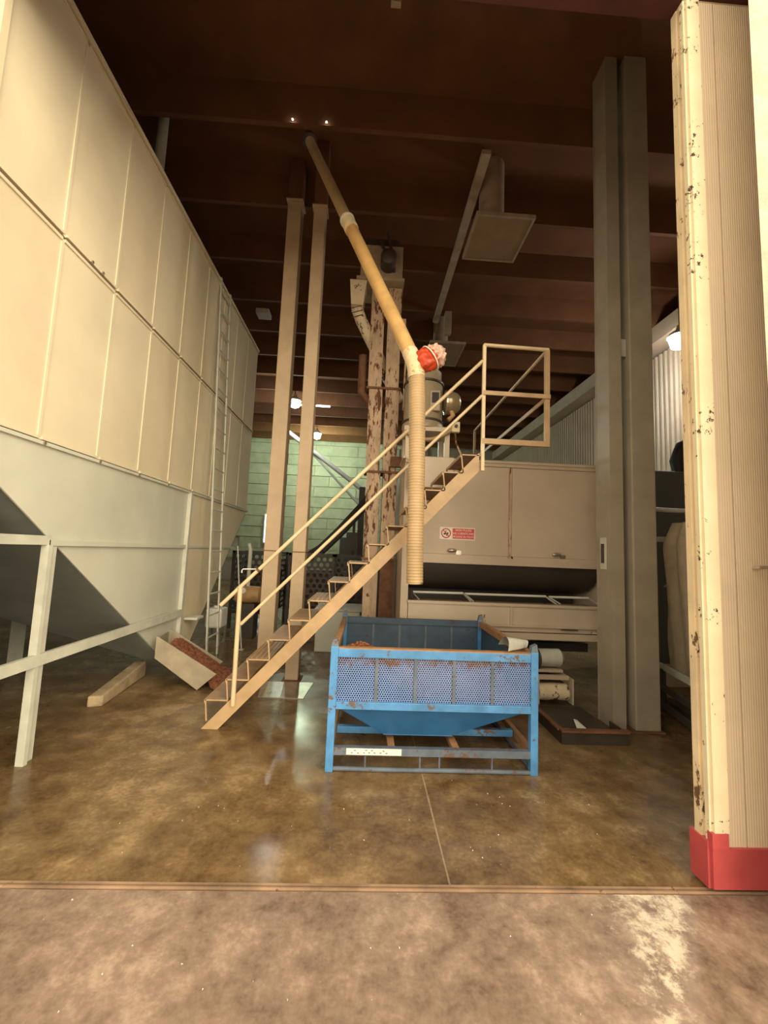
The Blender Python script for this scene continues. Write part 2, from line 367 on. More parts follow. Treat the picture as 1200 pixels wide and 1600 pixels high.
# sliding door leaf
d1 = struct('door_1', MB().box(1.735, 4.6, 2.06, 2.135, 0.02, 4.90), 'door_edge')
link('kick_plate', MB().box(1.722, 4.6, 2.035, 2.06, 0.02, 0.20), 'door_red', d1)
link('kick_corner', MB().box(1.718, 1.80, 2.03, 2.06, 0.20, 0.27), 'door_red', d1)
link('kick_end', MB().box(1.708, 1.735, 2.05, 2.16, 0.015, 0.225), 'door_red', d1)
link('frame_stile', MB().box(1.735, 1.81, 2.035, 2.06, 0.27, 4.87), 'door_cream', d1)
link('edge_strip', MB().box(1.722, 1.735, 2.05, 2.075, 0.225, 4.87), 'door_cream', d1)
link('edge_strip', MB().box(1.716, 1.735, 2.095, 2.135, 0.225, 4.87), 'door_edge', d1)
for k in range(9):
    x0 = 1.813+k*0.3
    m = MB(); pr = []
    nn = 12; w = 0.094 if k == 0 else 0.296
    x0 = 1.812 if k == 0 else 1.912+(k-1)*0.3
    nn = max(4, int(w/0.0125)); pt = w/nn
    for i in range(nn): pr += [(x0+i*pt, 2.050), (x0+(i+0.5)*pt, 2.0491)]
    pr.append((x0+w, 2.050))
    for a, b in zip(pr[:-1], pr[1:]):
        m.hexa([(a[0], a[1], 0.20), (b[0], b[1], 0.20), (b[0], 2.06, 0.20), (a[0], 2.06, 0.20), (a[0], a[1], 4.87), (b[0], b[1], 4.87), (b[0], 2.06, 4.87), (a[0], 2.06, 4.87)])
    link('corrugated_panel', m, 'door_panel', d1)
link('handle', MB().tube([(2.0, 2.05, 1.545), (2.0, 2.015, 1.55), (2.06, 2.01, 1.555), (2.10, 2.03, 1.56)], 0.008, 8), 'steel', d1, smooth=True)

# ------------------------------------------------------------------ silo
SX = -2.3
YS = [2.25+0.62*i for i in range(10)]          # panel seams, 2.25 .. 7.83
si = thing('storage_silo', 'tall cream panelled storage silo on steel legs along the left side', 'silo', (SX, 5.3, 0))
rows = [(2.22, 3.73), (3.73, 5.34)]
for ri, (z0, z1) in enumerate(rows):
    for i in range(9):
        link('wall_panel', MB().box(SX-0.02+random.uniform(-0.002, 0.002), SX, YS[i]+0.004, YS[i+1]-0.004, z0+0.012, z1-0.012), 'silo' if (i+ri) % 3 else 'silo2', si)
        if i > 0:
            link('seam_rib', MB().box(SX-0.02, SX+0.007, YS[i]-0.011, YS[i]+0.011, z0+0.03, z1-0.03), 'silo', si)
        # flange strips above and below each joint
        link('flange', MB().box(SX-0.02, SX+0.020, YS[i]+0.018, YS[i+1]-0.018, z0+0.009, z0+0.030), 'silo', si)
        link('flange', MB().box(SX-0.02, SX+0.012, YS[i]+0.012, YS[i+1]-0.012, z1-0.034, z1-0.011), 'silo', si)
link('top_rim', MB().box(SX-0.05, SX+0.03, 2.25, 7.83, 5.345, 5.385), 'silo', si)
link('corner_post', MB().box(SX-0.06, SX+0.025, 2.215, 2.262, 2.11, 5.345), 'silo2', si)
link('front_wall', MB().box(-6.0, SX-0.06, 2.22, 2.25, 2.14, 5.34), 'silo', si)
link('rear_wall', MB().box(-6.0, SX-0.02, 7.80, 7.83, 2.22, 5.34), 'silo', si)
link('roof', MB().box(-6.0, SX-0.05, 2.25, 7.83, 5.30, 5.34), 'silo', si)
link('back_side', MB().box(-6.02, -6.0, 2.25, 7.83, 2.2, 5.34), 'silo', si)
# hopper one: side plate in the wall plane, sloping front, left and back plates
def yz(y): return 1.86-0.695*(y-2.63)
link('hopper_side', MB().prism([(SX-0.012, 2.25, yz(2.25)), (SX-0.012, 5.02, 0.20), (SX-0.012, 5.30, 0.20), (SX-0.012, 5.30, 2.205), (SX-0.012, 2.25, 2.205)], (0.012, 0, 0)), 'hopper', si)
def hopper(yn, yf, near):          # near: outlet at far end (slope faces the door)
    s = 1 if near else -1
    ztop = 2.15
    A = (SX-0.014, yn, ztop); B = (-6.0, yn, ztop); Cc = (-2.5, yf-0.3*s, 0.2); D = (SX-0.014, yf-0.3*s, 0.2)
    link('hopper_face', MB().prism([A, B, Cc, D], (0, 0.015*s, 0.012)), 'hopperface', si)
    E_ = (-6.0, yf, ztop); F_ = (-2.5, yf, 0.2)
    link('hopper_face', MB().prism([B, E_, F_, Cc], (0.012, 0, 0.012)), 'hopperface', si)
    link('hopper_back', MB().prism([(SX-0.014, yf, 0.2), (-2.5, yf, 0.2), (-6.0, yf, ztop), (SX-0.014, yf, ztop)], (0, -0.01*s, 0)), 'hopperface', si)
hopper(2.25, 5.30, True)
hopper(7.83, 5.40, False)
link('hopper_side', MB().prism([(SX-0.012, 5.40, 0.25), (SX-0.012, 5.72, 0.25), (SX-0.012, 7.83, 2.205), (SX-0.012, 5.40, 2.205)], (0.010, 0, 0)), 'silo2', si)
link('lower_flange', MB().box(SX-0.02, SX+0.024, 2.25, 7.83, 2.195, 2.22), 'hopper', si)
for y, z in ((2.9, 2.207), (3.5, 2.207), (4.1, 2.207), (4.7, 2.207), (3.15, 3.745), (3.28, 3.745)):
    link('bolt', MB().lathe([(0.012, 0), (0.012, 0.03)], (SX+0.004, y, z), 8, 'x'), 'steel', si)
# legs and girts
def leg(y0, y1, z1, x=SX):
    m = MB().box(x-0.01, x+0.045, y0, y0+0.035, 0, z1).box(x+0.0, x+0.02, y0+0.035, y1, 0, z1)
    return m
link('leg', leg(3.03, 3.14, 1.50), 'frame_pale', si)
link('leg', leg(5.29, 5.40, 2.2), 'frame_pale', si)
link('leg', leg(2.255, 2.355, 2.05), 'frame_pale', si)
for (x, y) in ((-4.2, 5.2), (-4.6, 5.2), (-5.8, 5.3), (-5.8, 2.6)):
    link('leg', MB().box(x, x+0.1, y, y+0.1, 0, 1.2 if x > -5 else 2.15), 'frame_pale', si)
link('girt', MB().box(SX-0.0, SX+0.03, 3.05, 5.30, 1.495, 1.535), 'hopper', si)
link('girt', MB().box(SX-0.03, SX+0.03, 2.25, 3.06, 1.50, 1.565), 'frame_pale', si)
link('girt', MB().box(SX+0.02, SX+0.05, 2.25, 5.31, 0.655, 0.735), 'frame_pale', si)
link('girt', MB().box(SX-0.02, SX+0.02, 5.40, 7.4, 1.50, 1.53), 'hopper', si)
# vent pipe standing on the silo roof
single('vent_pipe', MB().tube([(-2.8, 4.8, 5.342), (-2.8, 4.8, 6.98)], 0.06, 16), 'frame_pale', 'pale round vent pipe rising from the roof of the cream silo', 'pipe', smooth=True)

# ladder leaning on the silo
ld = thing('silo_ladder', 'slim steel ladder leaning against the far end of the cream silo', 'ladder', (-2.07, 5.9, 0))
def ladp(y, z): return (-2.07-0.2*(z-0.24)/4.9, y, z)
for y in (5.72, 6.12):
    link('stile', MB().beam(ladp(y, 0.0), ladp(y, 5.42), 0.035, 0.02), 'frame_pale', ld)
z = 0.3
while z < 5.3:
    link('rung', MB().tube([ladp(5.72, z), ladp(6.12, z)], 0.012, 8), 'frame_pale', ld); z += 0.29
for y in (5.72, 6.12):
    link('hook', MB().beam(ladp(y, 5.42), (SX-0.12, y, 5.42), 0.03, 0.02), 'frame_pale', ld)

# concrete kerb and outlet chute with shells
single('concrete_kerb', MB().hexa([(-2.52, 4.06, 0), (-2.40, 4.10, 0), (-2.50, 5.05, 0), (-2.62, 5.0, 0), (-2.52, 4.06, 0.10), (-2.40, 4.10, 0.10), (-2.50, 5.05, 0.17), (-2.62, 5.0, 0.17)]), 'kerb', 'low worn concrete kerb on the floor under the silo hopper', 'kerb', bevel=0.015)
ch = thing('outlet_chute', 'pale sheet metal outlet chute sloping from the silo hopper to the floor', 'chute', (-2.0, 5.0, 0))
prof = [(-2.20, 0.55), (-2.20, 0.32), (-1.73, 0.005), (-1.54, 0.175)]
for y, sx, sz in ((4.60, 0, 0), (5.15, -0.12, -0.02)):
    link('side_plate', MB().prism([(x+sx, y, max(0.005, z+sz)) for x, z in prof], (0, 0.012, 0)), 'chute', ch)
link('bottom_plate', MB().prism([(-2.20, 4.612, 0.32), (-2.32, 5.15, 0.30), (-1.85, 5.15, 0.012), (-1.73, 4.612, 0.012)], (0, 0, 0.01)), 'chute', ch)
link('end_plate', MB().prism([(-2.20, 4.612, 0.33), (-2.32, 5.15, 0.31), (-2.32, 5.15, 0.50), (-2.20, 4.612, 0.52)], (0.01, 0, 0)), 'chute', ch)
def grains(mb, n, fn, s=0.012):
    for _ in range(n):
        p = Vector(fn(random.random(), random.random())); a = [Vector((random.uniform(-1, 1), random.uniform(-1, 1), random.uniform(-0.5, 1))).normalized()*s*random.uniform(0.6, 1.3) for _ in range(4)]
        b = len(mb.v); mb.v += [tuple(p+q) for q in a]; mb.f += [(b, b+1, b+2), (b, b+2, b+3), (b, b+3, b+1), (b+1, b+3, b+2)]
def heap(u, v):
    x = -2.12+u*0.85; y = 4.62+v*0.52
    z = 0.53-(u*0.95)*0.55 - 0.08*(1-math.sin(math.pi*v))
    if u > 0.6: y = 4.90+(v-0.5)*(0.52+0.9*(u-0.6)); z = min(z, 0.24*(1-(abs(v-0.5)*2)**2)*(1-(u-0.6)/0.4)+0.07)
    lo = 0.28-(u*0.95-0.0)*0.55
    return (x, y, max(z-0.06, lo if u < 0.4 else 0.012))
hm = MB().grid(36, 20, lambda u, v: (lambda p: (p[0], p[1], p[2]+0.012*mnoise.noise(Vector(p)*30)))(heap(u, v)))
grains(hm, 1800, heap, 0.014)
gp = single('shell_heap', hm, 'grain', 'heap of reddish brown nut shells spilling from the silo chute', 'shells'); gp['kind'] = 'stuff'

# ------------------------------------------------------------------ steel columns
def column(name, x0, x1, y0, y1, z1, label, mat, group):
    c = thing(name, label, 'column', ((x0+x1)/2, (y0+y1)/2, 0), group)
    return c
for x0, x1, y0, y1, lab in ((-1.30, -1.11, 5.30, 5.50, 'tan square steel column nearer to the silo ladder'), (-0.885, -0.73, 5.0, 5.18, 'tan square steel column between the other tan column and the bucket elevator')):
    c = thing('steel_column', lab, 'column', ((x0+x1)/2, (y0+y1)/2, 0), 'tan steel columns behind the stair')
    zc = 6.02 if y0 < 5.2 else 6.35
    link('shaft', MB().box(x0, x1, y0, y1, 0.012, zc), 'column', c, bevel=0.008)
    link('cap_plate', MB().box(x0-0.02, x1+0.02, y0-0.02, y1+0.02, zc, zc+0.02), 'column', c)
    link('upper_shaft', MB().box(x0, x1, y0, y1, zc+0.02, 6.98), 'ceiling', c)  # dark ceiling colour paints in the shaft's fade into dimness
    link('base_plate', MB().box(x0-0.03, x1+0.03, y0-0.03, y1+0.03, 0, 0.012), 'rusty', c)
    link('weld_band', MB().box(x0-0.003, x1+0.003, y0-0.003, y1+0.003, 1.50, 1.512), 'rusty', c)
c = thing('steel_column', 'beige steel column with a small hatch, in front of the drying machine', 'column', (2.41, 3.97, 0))
link('front_flange', MB().box(2.345, 2.475, 3.85, 3.865, 0.01, 7.0), 'column_dark', c)
link('web', MB().box(2.35, 2.40, 3.865, 4.08, 0.01, 7.0), 'column_dark', c)
link('rear_flange', MB().box(2.345, 2.475, 4.08, 4.095, 0.01, 7.0), 'column_dark', c)
link('base_plate', MB().box(2.31, 2.50, 3.83, 4.12, 0, 0.012), 'rusty', c)
hb = link('hatch_frame', MB().box(2.338, 2.35, 3.93, 4.02, 1.47, 1.78), 'frame_pale', c)
link('hatch_slot', MB().box(2.334, 2.339, 3.95, 4.0, 1.53, 1.72), 'dark_steel', hb)
link('junction_box', MB().box(2.478, 2.54, 3.87, 3.92, 3.62, 3.80), 'grey_box', c)
c = thing('steel_column', 'plain grey box column between the beige column and the sliding door', 'column', (2.66, 3.95, 0))
link('shaft', MB().box(2.545, 2.785, 3.82, 4.06, 0.01, 7.0), 'column_dark', c, bevel=0.012)
link('base_plate', MB().box(2.52, 2.81, 3.80, 4.08, 0, 0.01), 'rusty', c)

# ------------------------------------------------------------------ stair with landing guard
st = thing('steel_stair', 'steep ochre steel stair with open treads and a railed top landing', 'stair', (-1.2, 3.7, 0))
SY0, SY1 = 3.68, 4.36
p_up = [(-1.335, 0.0), (-1.19, 0.0), (1.0, 2.335), (1.0, 2.54)]
for y in (SY0, SY1):
    link('stringer', MB().prism([(x, y, z) for x, z in [(-1.325, 0.0), (-1.185, 0.0), (1.005, 2.325), (1.005, 2.50)]], (0, 0.012, 0)), 'stair', st)
    link('stringer_lip', MB().prism([(x, y+0.012, z) for x, z in [(-1.325, 0.0), (-1.31, 0.0), (1.005, 2.485), (1.005, 2.50)]], (0, 0.05 if y == SY0 else -0.06, 0)), 'stair', st)
for i in range(14):
    x = -1.31+0.165*i; z = 0.24+0.1722*i
    if z > 2.52: break
    t = link('tread', MB().box(x, x+0.19, SY0+0.012, SY1, z-0.006, z), 'tread', st)
    link('nosing', MB().box(x-0.006, x, SY0+0.002, SY1+0.01, z-0.03, z), 'stair', t)
    link('rear_lip', MB().box(x+0.184, x+0.19, SY0+0.012, SY1, z-0.035, z-0.006), 'stair', t)
    for k in range(4 if i in (2, 5) else 0):
        link('tread_bar', MB().box(x+0.025+k*0.042, x+0.035+k*0.042, SY0+0.03, SY1-0.02, z, z+0.004), 'stair', t)
    for y in (SY0+0.006, SY1+0.006):
        link('side_strut', MB().beam((x+0.004, y, z), (x+0.024, y, z-0.175), 0.012, 0.010), 'stair', t)
        link('tread_edge', MB().box(x, x+0.185, y-0.006, y+0.006, z-0.010, z), 'stair', t)
hr = link('handrail', MB().tube([(-1.24, SY0, 1.03), (1.02, SY0, 3.385)], 0.017, 12), 'rail', st, smooth=True)
link('mid_rail', MB().tube([(-1.055, SY0, 0.875), (1.02, SY0, 3.045)], 0.015, 12), 'rail', st, smooth=True)
link('rail_post', MB().tube([(-1.08, SY0-0.012, 1.19), (-1.07, SY0-0.012, 0.20)], 0.020, 12), 'rail', st, smooth=True)
link('rail_joint', MB().tube([(-0.945, SY0, 1.338), (-0.93, SY0, 1.353)], 0.020, 10), 'rusty', st)
gy = SY0
link('guard_post', MB().beam((1.035, gy, 2.33), (1.035, gy, 3.545), 0.03, 0.03), 'rail', st)
link('guard_post', MB().beam((1.64, gy, 2.60), (1.64, gy, 3.53), 0.03, 0.045), 'stair', st)
link('top_rail', MB().tube([(1.03, gy, 3.545), (1.655, gy, 3.535)], 0.018, 12), 'rail', st, smooth=True)
link('guard_rail', MB().beam((1.03, gy-0.02, 3.07), (1.665, gy-0.02, 3.065), 0.012, 0.04), 'stair', st)
link('toe_board', MB().beam((1.025, gy, 2.61), (1.66, gy, 2.61), 0.036, 0.05), 'stair', st)
link('side_rail', MB().tube([(1.64, gy, 3.53), (1.64, 6.3, 3.53)], 0.016, 10), 'rail', st, smooth=True)
link('side_rail', MB().beam((1.64, gy, 3.06), (1.64, 6.3, 3.06), 0.012, 0.04, (1, 0, 0)), 'stair', st)
link('guard_post', MB().beam((1.64, 6.3, 2.69), (1.64, 6.3, 3.53), 0.03, 0.03), 'stair', st)
# bent hook hanging over the handrail
# ------------------------------------------------------------------ hose and pipe
hz = thing('flexible_hose', 'ribbed tan flexible hose hanging down over the blue bin', 'hose', (0.41, 3.4, 1.3))
pts = []; rs = []
n = 300
for i in range(n+1):
    t = i/n; z = 3.12-1.82*t
    pts.append((0.368+0.05*t+0.006*math.sin(t*5), 3.40, z)); rs.append(0.069+0.0022*math.sin(2*math.pi*t*75))
link('hose_wall', MB().tube(pts, rs, 20, cap=False), 'hose', hz, smooth=True)
link('hose_end', MB().tube([(0.418, 3.4, 1.302), (0.418, 3.4, 1.315)], [0.064, 0.064], 18), 'dark_steel', hz)
dp = thing('blower_pipe', 'long ochre pipe slanting from the hose up to the roof', 'pipe', (0.37, 3.4, 3.1))
a = Vector((0.345, 3.40, 3.20)); b_ = Vector((-0.93, 4.64, 6.57))
dr = (b_-a)
split = a+dr*0.545
link('lower_tube', MB().tube([a, split], 0.066, 20), 'pipe', dp, smooth=True)
link('upper_tube', MB().tube([split, b_], 0.060, 20), 'hose', dp, smooth=True)
link('collar', MB().tube([split-dr.normalized()*0.14, split+dr.normalized()*0.03], 0.074, 20), 'tape', dp, smooth=True)
link('clamp_ring', MB().tube([split+dr.normalized()*0.02, split+dr.normalized()*0.045], 0.080, 20), 'white', dp, smooth=True)
link('elbow_wrap', MB().tube([a+dr.normalized()*0.12, a+dr.normalized()*0.0, Vector((0.36, 3.40, 3.13)), Vector((0.368, 3.4, 3.06))], [0.070, 0.074, 0.074, 0.071], 20), 'wrap', dp, smooth=True)
link('top_flange', MB().tube([b_-dr.normalized()*0.03, b_+dr.normalized()*0.03], 0.09, 16), 'dark_steel', dp)
# bag tied on the elbow outlet
bgm = thing('plastic_bag', 'crumpled red and pink plastic bag tied over the pipe elbow', 'bag', (0.48, 3.42, 3.12))
def blob(c, r, sq, amp, fr):
    m = MB(); c = Vector(c)
    def fn(u, v):
        th = u*2*math.pi; ph = v*math.pi
        d = Vector((math.sin(ph)*math.cos(th), math.sin(ph)*math.sin(th), math.cos(ph)))
        k = r*(1+amp*mnoise.noise(d*fr+c*7)+amp*0.5*mnoise.noise(d*fr*2.7+c*3)); return c+Vector((d.x*sq[0], d.y*sq[1], d.z*sq[2]))*k
    return m.grid(40, 24, fn)
link('bag_mouth', blob((0.445, 3.39, 3.22), 0.108, (1.0, 0.9, 0.95), 0.16, 2.8), 'red_bag', bgm, smooth=True)
link('bag_crown', blob((0.525, 3.43, 3.275), 0.102, (0.95, 1.05, 0.95), 0.25, 3.0), 'pink_bag', bgm, smooth=True)
ringpts = []
ax = Vector((0.72, 0, 0.55)).normalized(); e1 = Vector((0, 1, 0)); e2 = ax.cross(e1); cc = Vector((0.482, 3.40, 3.24))
for k in range(25):
    t = 2*math.pi*k/24; ringpts.append(cc+(e1*math.cos(t)+e2*math.sin(t))*0.113)
link('tie_cord', MB().tube(ringpts, 0.006, 6, cap=False), 'sign_white', bgm, smooth=True)

# ------------------------------------------------------------------ bucket elevator
el = thing('bucket_elevator', 'twin trunk bucket elevator with flaking rusty paint and a boxy head', 'elevator', (0.15, 5.7, 0))
for x0, x1, xt in ((0.0, 0.2, -0.11), (0.22, 0.42, 0.15)):
    zb = 0.0
    segs = [0.0, 1.45, 2.65, 3.85, 5.38]
    for q in range(4):
        z0, z1 = segs[q], segs[q+1]
        x_ = x0-0.02*q*(1 if x0 < 0.1 else 0.6)
        w = 0.19
        link('trunk', MB().box(x_*1.0-0.02, x_*1.0-0.02+w, 5.6, 5.84, z0+0.015, z1-0.015), 'rusty' if (q == 0 and x0 > 0.1) else 'elev', el)
        if q: link('trunk_flange', MB().box(x_-0.04, x_+w+0.01, 5.58, 5.86, z0-0.015, z0+0.015), 'rusty', el)
link('boot', MB().box(-0.08, 0.40, 5.55, 5.9, 0, 0.42), 'rusty', el)
hd = link('head', MB().box(-0.26, 0.34, 5.5, 5.98, 5.42, 5.93), 'elev_head', el)
link('head_plate', MB().box(-0.31, 0.37, 5.45, 6.02, 5.375, 5.42), 'elev_head', el)
link('drive_motor', MB().lathe([(0.07, -0.25), (0.11, -0.22), (0.11, 0.0), (0.07, 0.02)], (0.13, 5.5, 5.62), 16, 'y'), 'dark_steel', el, smooth=True)
link('drive_bracket', MB().beam((0.0, 5.46, 5.98), (0.22, 5.46, 5.52), 0.05, 0.03), 'dark_steel', el)
link('drive_bracket', MB().beam((0.09, 5.44, 6.12), (0.2, 5.44, 5.7), 0.05, 0.03), 'dark_steel', el)
link('head_cover', MB().beam((-0.2, 5.7, 6.0), (0.28, 5.7, 6.0), 0.3, 0.14), 'dark_steel', el)
sp = link('spout_box', MB().hexa([(-0.37, 5.5, 5.02), (-0.20, 5.5, 5.02), (-0.20, 5.72, 5.02), (-0.37, 5.72, 5.02), (-0.40, 5.47, 5.37), (-0.16, 5.47, 5.37), (-0.16, 5.76, 5.37), (-0.40, 5.76, 5.37)]), 'spout', el)
link('spout_pipe', MB().tube([(-0.29, 5.62, 5.03), (-0.22, 5.62, 4.85), (-0.02, 5.78, 4.55), (0.18, 5.92, 4.2), (0.4, 5.95, 3.8)], 0.085, 14), 'spout', el, smooth=True)
for z in (5.0, 4.93, 4.86):
    link('wire_tie', MB().tube([(-0.36+0.02*(5-z)*5, 5.535, z-0.02), (-0.2, 5.53, z+0.03)], 0.006, 6), 'dark_steel', el)
link('side_pipe', MB().tube([(-0.17, 5.78, 4.4), (-0.17, 5.78, 3.85), (-0.05, 5.78, 3.72), (0.25, 5.78, 3.6)], 0.06, 12), 'rusty', el, smooth=True)
link('conduit', MB().tube([(0.44, 5.56, 4.55), (0.43, 5.56, 3.55), (0.45, 5.5, 3.4), (0.5, 5.4, 3.1)], 0.013, 8), 'elev', el, smooth=True)
link('inspection_box', MB().box(0.30, 0.42, 5.52, 5.6, 4.62, 4.86), 'elev', el)
link('clamp_bracket', MB().box(0.28, 0.50, 5.52, 5.6, 2.72, 2.86), 'rusty', el)

# ------------------------------------------------------------------ drying machine
MY = 4.78
mc = thing('drying_machine', 'large beige panelled drying machine with an open tray slot behind the stair', 'machine', (1.7, 5.5, 0))
link('frame_post', MB().box(0.42, 0.505, MY, MY+0.06, 0.0, 2.69), 'machine', mc)
link('frame_post', MB().box(2.80, 2.88, MY+0.02, MY+0.08, 0.0, 2.69), 'machine', mc)
link('frame_post', MB().box(0.42, 0.505, 6.34, 6.4, 0.0, 2.69), 'machine', mc)
link('frame_post', MB().box(2.80, 2.88, 6.34, 6.4, 0.0, 2.69), 'machine', mc)
for x0, x1, hx in ((0.51, 1.675, 1.0), (1.715, 2.79, 2.24)):
    d = link('upper_panel', MB().box(x0, x1, MY, MY+0.03, 1.555, 2.62), 'machine', mc, bevel=0.006)
    link('panel_fold', MB().box(x0+0.01, x1-0.01, MY-0.012, MY, 1.53, 1.555), 'machine', d)
    link('latch_handle', MB().lathe([(0.012, -0.05), (0.022, -0.03), (0.022, 0.03), (0.012, 0.05)], (hx, MY-0.03, 1.60), 12, 'x'), 'steel', d, smooth=True)
    link('latch_tongue', MB().box(hx+0.05, hx+0.11, MY-0.018, MY, 1.555, 1.60), 'steel', d)
link('panel_joint', MB().box(1.678, 1.712, MY+0.005, MY+0.03, 1.53, 2.64), 'elev', mc)
link('top_rail', MB().box(0.42, 2.88, MY-0.015, MY+0.05, 2.62, 2.66), 'machine', mc)
link('top_cover', MB().box(0.42, 2.88, MY-0.03, 6.4, 2.66, 2.69), 'machine', mc)
link('lower_rail', MB().box(0.50, 2.80, MY-0.03, MY+0.05, 1.45, 1.53), 'machine', mc)
link('side_panel', MB().box(0.43, 0.445, MY+0.06, 6.34, 0.6, 2.66), 'machine', mc)
link('side_panel', MB().box(2.85, 2.865, MY+0.06, 6.34, 0.6, 2.66), 'machine', mc)
link('rear_panel', MB().box(0.5, 2.8, 6.36, 6.38, 0.6, 2.66), 'machine', mc)
# curved drum belly behind the slot
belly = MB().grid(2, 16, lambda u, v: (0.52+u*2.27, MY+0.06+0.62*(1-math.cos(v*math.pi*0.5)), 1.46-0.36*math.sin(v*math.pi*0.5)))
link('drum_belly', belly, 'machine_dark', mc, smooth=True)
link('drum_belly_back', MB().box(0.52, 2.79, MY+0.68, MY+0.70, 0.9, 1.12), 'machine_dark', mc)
# lower trough
link('trough_front', MB().box(0.51, 2.80, MY-0.02, MY, 0.70, 0.99), 'machine', mc)
link('trough_rim', MB().box(0.50, 2.80, MY-0.04, MY+0.03, 0.985, 1.015), 'machine', mc)
link('trough_stiffener', MB().box(1.69, 1.715, MY-0.045, MY-0.02, 0.78, 0.985), 'machine', mc)
link('trough_fold', MB().box(0.51, 2.80, MY-0.05, MY-0.02, 0.755, 0.78), 'machine', mc)
link('trough_slot', MB().box(2.28, 2.48, MY-0.054, MY-0.05, 0.735, 0.748), 'dark_steel', mc)
link('trough_label', MB().box(1.33, 1.41, MY-0.024, MY-0.02, 0.80, 0.88), 'elev', mc)
link('bottom_rail', MB().box(0.50, 2.80, MY-0.04, MY+0.04, 0.62, 0.69), 'machine', mc)
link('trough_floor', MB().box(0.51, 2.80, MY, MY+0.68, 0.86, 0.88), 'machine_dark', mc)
link('lower_beam', MB().box(0.5, 2.8, 5.1, 5.2, 0.42, 0.52), 'machine_dark', mc)
# sieve frames in the trough
for x0, x1 in ((0.58, 1.20), (1.22, 2.22), (2.26, 2.76)):
    f = link('sieve_frame', MB().tube([(x0, MY+0.22, 1.085), (x1, MY+0.22, 1.09)], 0.014, 8), 'white', mc, smooth=True)
    link('sieve_arm', MB().beam((x0, MY+0.22, 1.085), (x0+0.06, MY+0.04, 1.02), 0.02, 0.012), 'grey_box', f)
    link('sieve_arm', MB().beam((x1, MY+0.22, 1.09), (x1+0.05, MY+0.04, 1.02), 0.02, 0.012), 'grey_box', f)
    link('sieve_mesh', MB().box(x0, x1, MY+0.06, MY+0.3, 0.985, 1.0), 'tread', f)
spr = MB()
pp = [(0.545+0.014*math.cos(t*0.9), MY-0.03+0.014*math.sin(t*0.9), 1.02+t*0.0018) for t in range(60)]
link('coil_spring', spr.tube(pp, 0.005, 6), 'dark_steel', mc, smooth=True)
# safety sign
sg = link('safety_sign', MB().box(0.852, 1.272, MY-0.006, MY, 1.725, 1.872), 'sign_white', mc, bevel=0.004)
for z in (1.764, 1.800, 1.836):
    pass
link('red_field', MB().box(1.005, 1.262, MY-0.008, MY-0.006, 1.739, 1.860), 'sign_red', sg)
ring = []
for k in range(33):
    t = 2*math.pi*k/32; ring.append((0.927+0.052*math.cos(t), MY-0.008, 1.800+0.052*math.sin(t)))
link('prohibition_ring', MB().tube(ring, 0.006, 6, cap=False), 'sign_red', sg)
link('prohibition_bar', MB().beam((0.890, MY-0.009, 1.838), (0.964, MY-0.009, 1.762), 0.002, 0.010), 'sign_red', sg)
link('hand_mark', MB().beam((0.90, MY-0.008, 1.79), (0.955, MY-0.008, 1.80), 0.002, 0.018).beam((0.915, MY-0.008, 1.80), (0.93, MY-0.008, 1.83), 0.002, 0.008).beam((0.93, MY-0.008, 1.775), (0.95, MY-0.008, 1.785), 0.002, 0.016), 'ink', sg)
for txt, z in (('NON PULIRE', 1.838), ('NE LUBRIFICARE', 1.800), ('ORGANI IN MOTO', 1.762)):
    text_part(txt, 0.0335, (1.1335, MY-0.0095, z), 'sign_white', sg)

# ------------------------------------------------------------------ aspirator tank on stand over the machine
tk = thing('aspirator_tank', 'grey cylindrical aspirator tank on a stand above the beige machine', 'tank', (0.67, 5.1, 2.69))
TC = (0.65, 5.1, 0)
link('tank_body', MB().lathe([(0.265, 3.10), (0.265, 3.16), (0.245, 3.20), (0.245, 3.70), (0.225, 3.74), (0.225, 3.86), (0.16, 3.89)], TC, 32), 'tank', tk, smooth=True)
for z, r in ((3.20, 0.265), (3.70, 0.262)):
    link('clamp_band', MB().lathe([(r-0.01, z-0.016), (r, z-0.012), (r, z+0.012), (r-0.01, z+0.016)], TC, 32), 'dark_steel', tk, smooth=True)
link('inspection_door', MB().box(0.70, 0.83, 4.85, 4.92, 3.30, 3.56), 'tank', tk, bevel=0.01)
link('inspection_opening', MB().box(0.725, 0.81, 4.842, 4.852, 3.40, 3.53), 'black', tk)
fanm = link('fan_motor', MB().lathe([(0.09, 0.0), (0.14, 0.02), (0.15, 0.08), (0.135, 0.16), (0.09, 0.21), (0.03, 0.225)], (0.90, 5.05, 3.48), 20, 'x'), 'motor', tk, smooth=True)
link('motor_fins', MB().lathe([(0.155, 0.02), (0.155, 0.04)], (0.90, 5.05, 3.48), 20, 'x'), 'steel', fanm)
link('outlet_elbow', MB().tube([(0.98, 5.0, 3.40), (1.02, 5.0, 3.30), (0.96, 5.0, 3.24)], 0.03, 10), 'brass', tk, smooth=True)
link('stand_top', MB().box(0.40, 0.98, 4.86, 5.36, 3.045, 3.10), 'machine', tk)
for x in (0.42, 0.90):
    for y in (4.87, 5.30):
        link('stand_leg', MB().box(x, x+0.06, y, y+0.06, 2.69, 3.05), 'machine', tk)
link('stand_base', MB().box(0.40, 1.0, 4.85, 5.38, 2.69, 2.72), 'machine', tk)
link('fan_unit', MB().lathe([(0.05, 2.72), (0.08, 2.75), (0.08, 2.86), (0.03, 2.9)], (0.70, 5.1, 0), 16), 'dark_steel', tk, smooth=True)
link('hanging_hose', MB().tube([(0.40, 4.84, 3.02)]+[(0.40+0.6*t, 4.83, 3.02-0.12*math.sin(math.pi*t)+0.06*t) for t in [i/12 for i in range(1, 13)]], 0.022, 10), 'hose', tk, smooth=True)
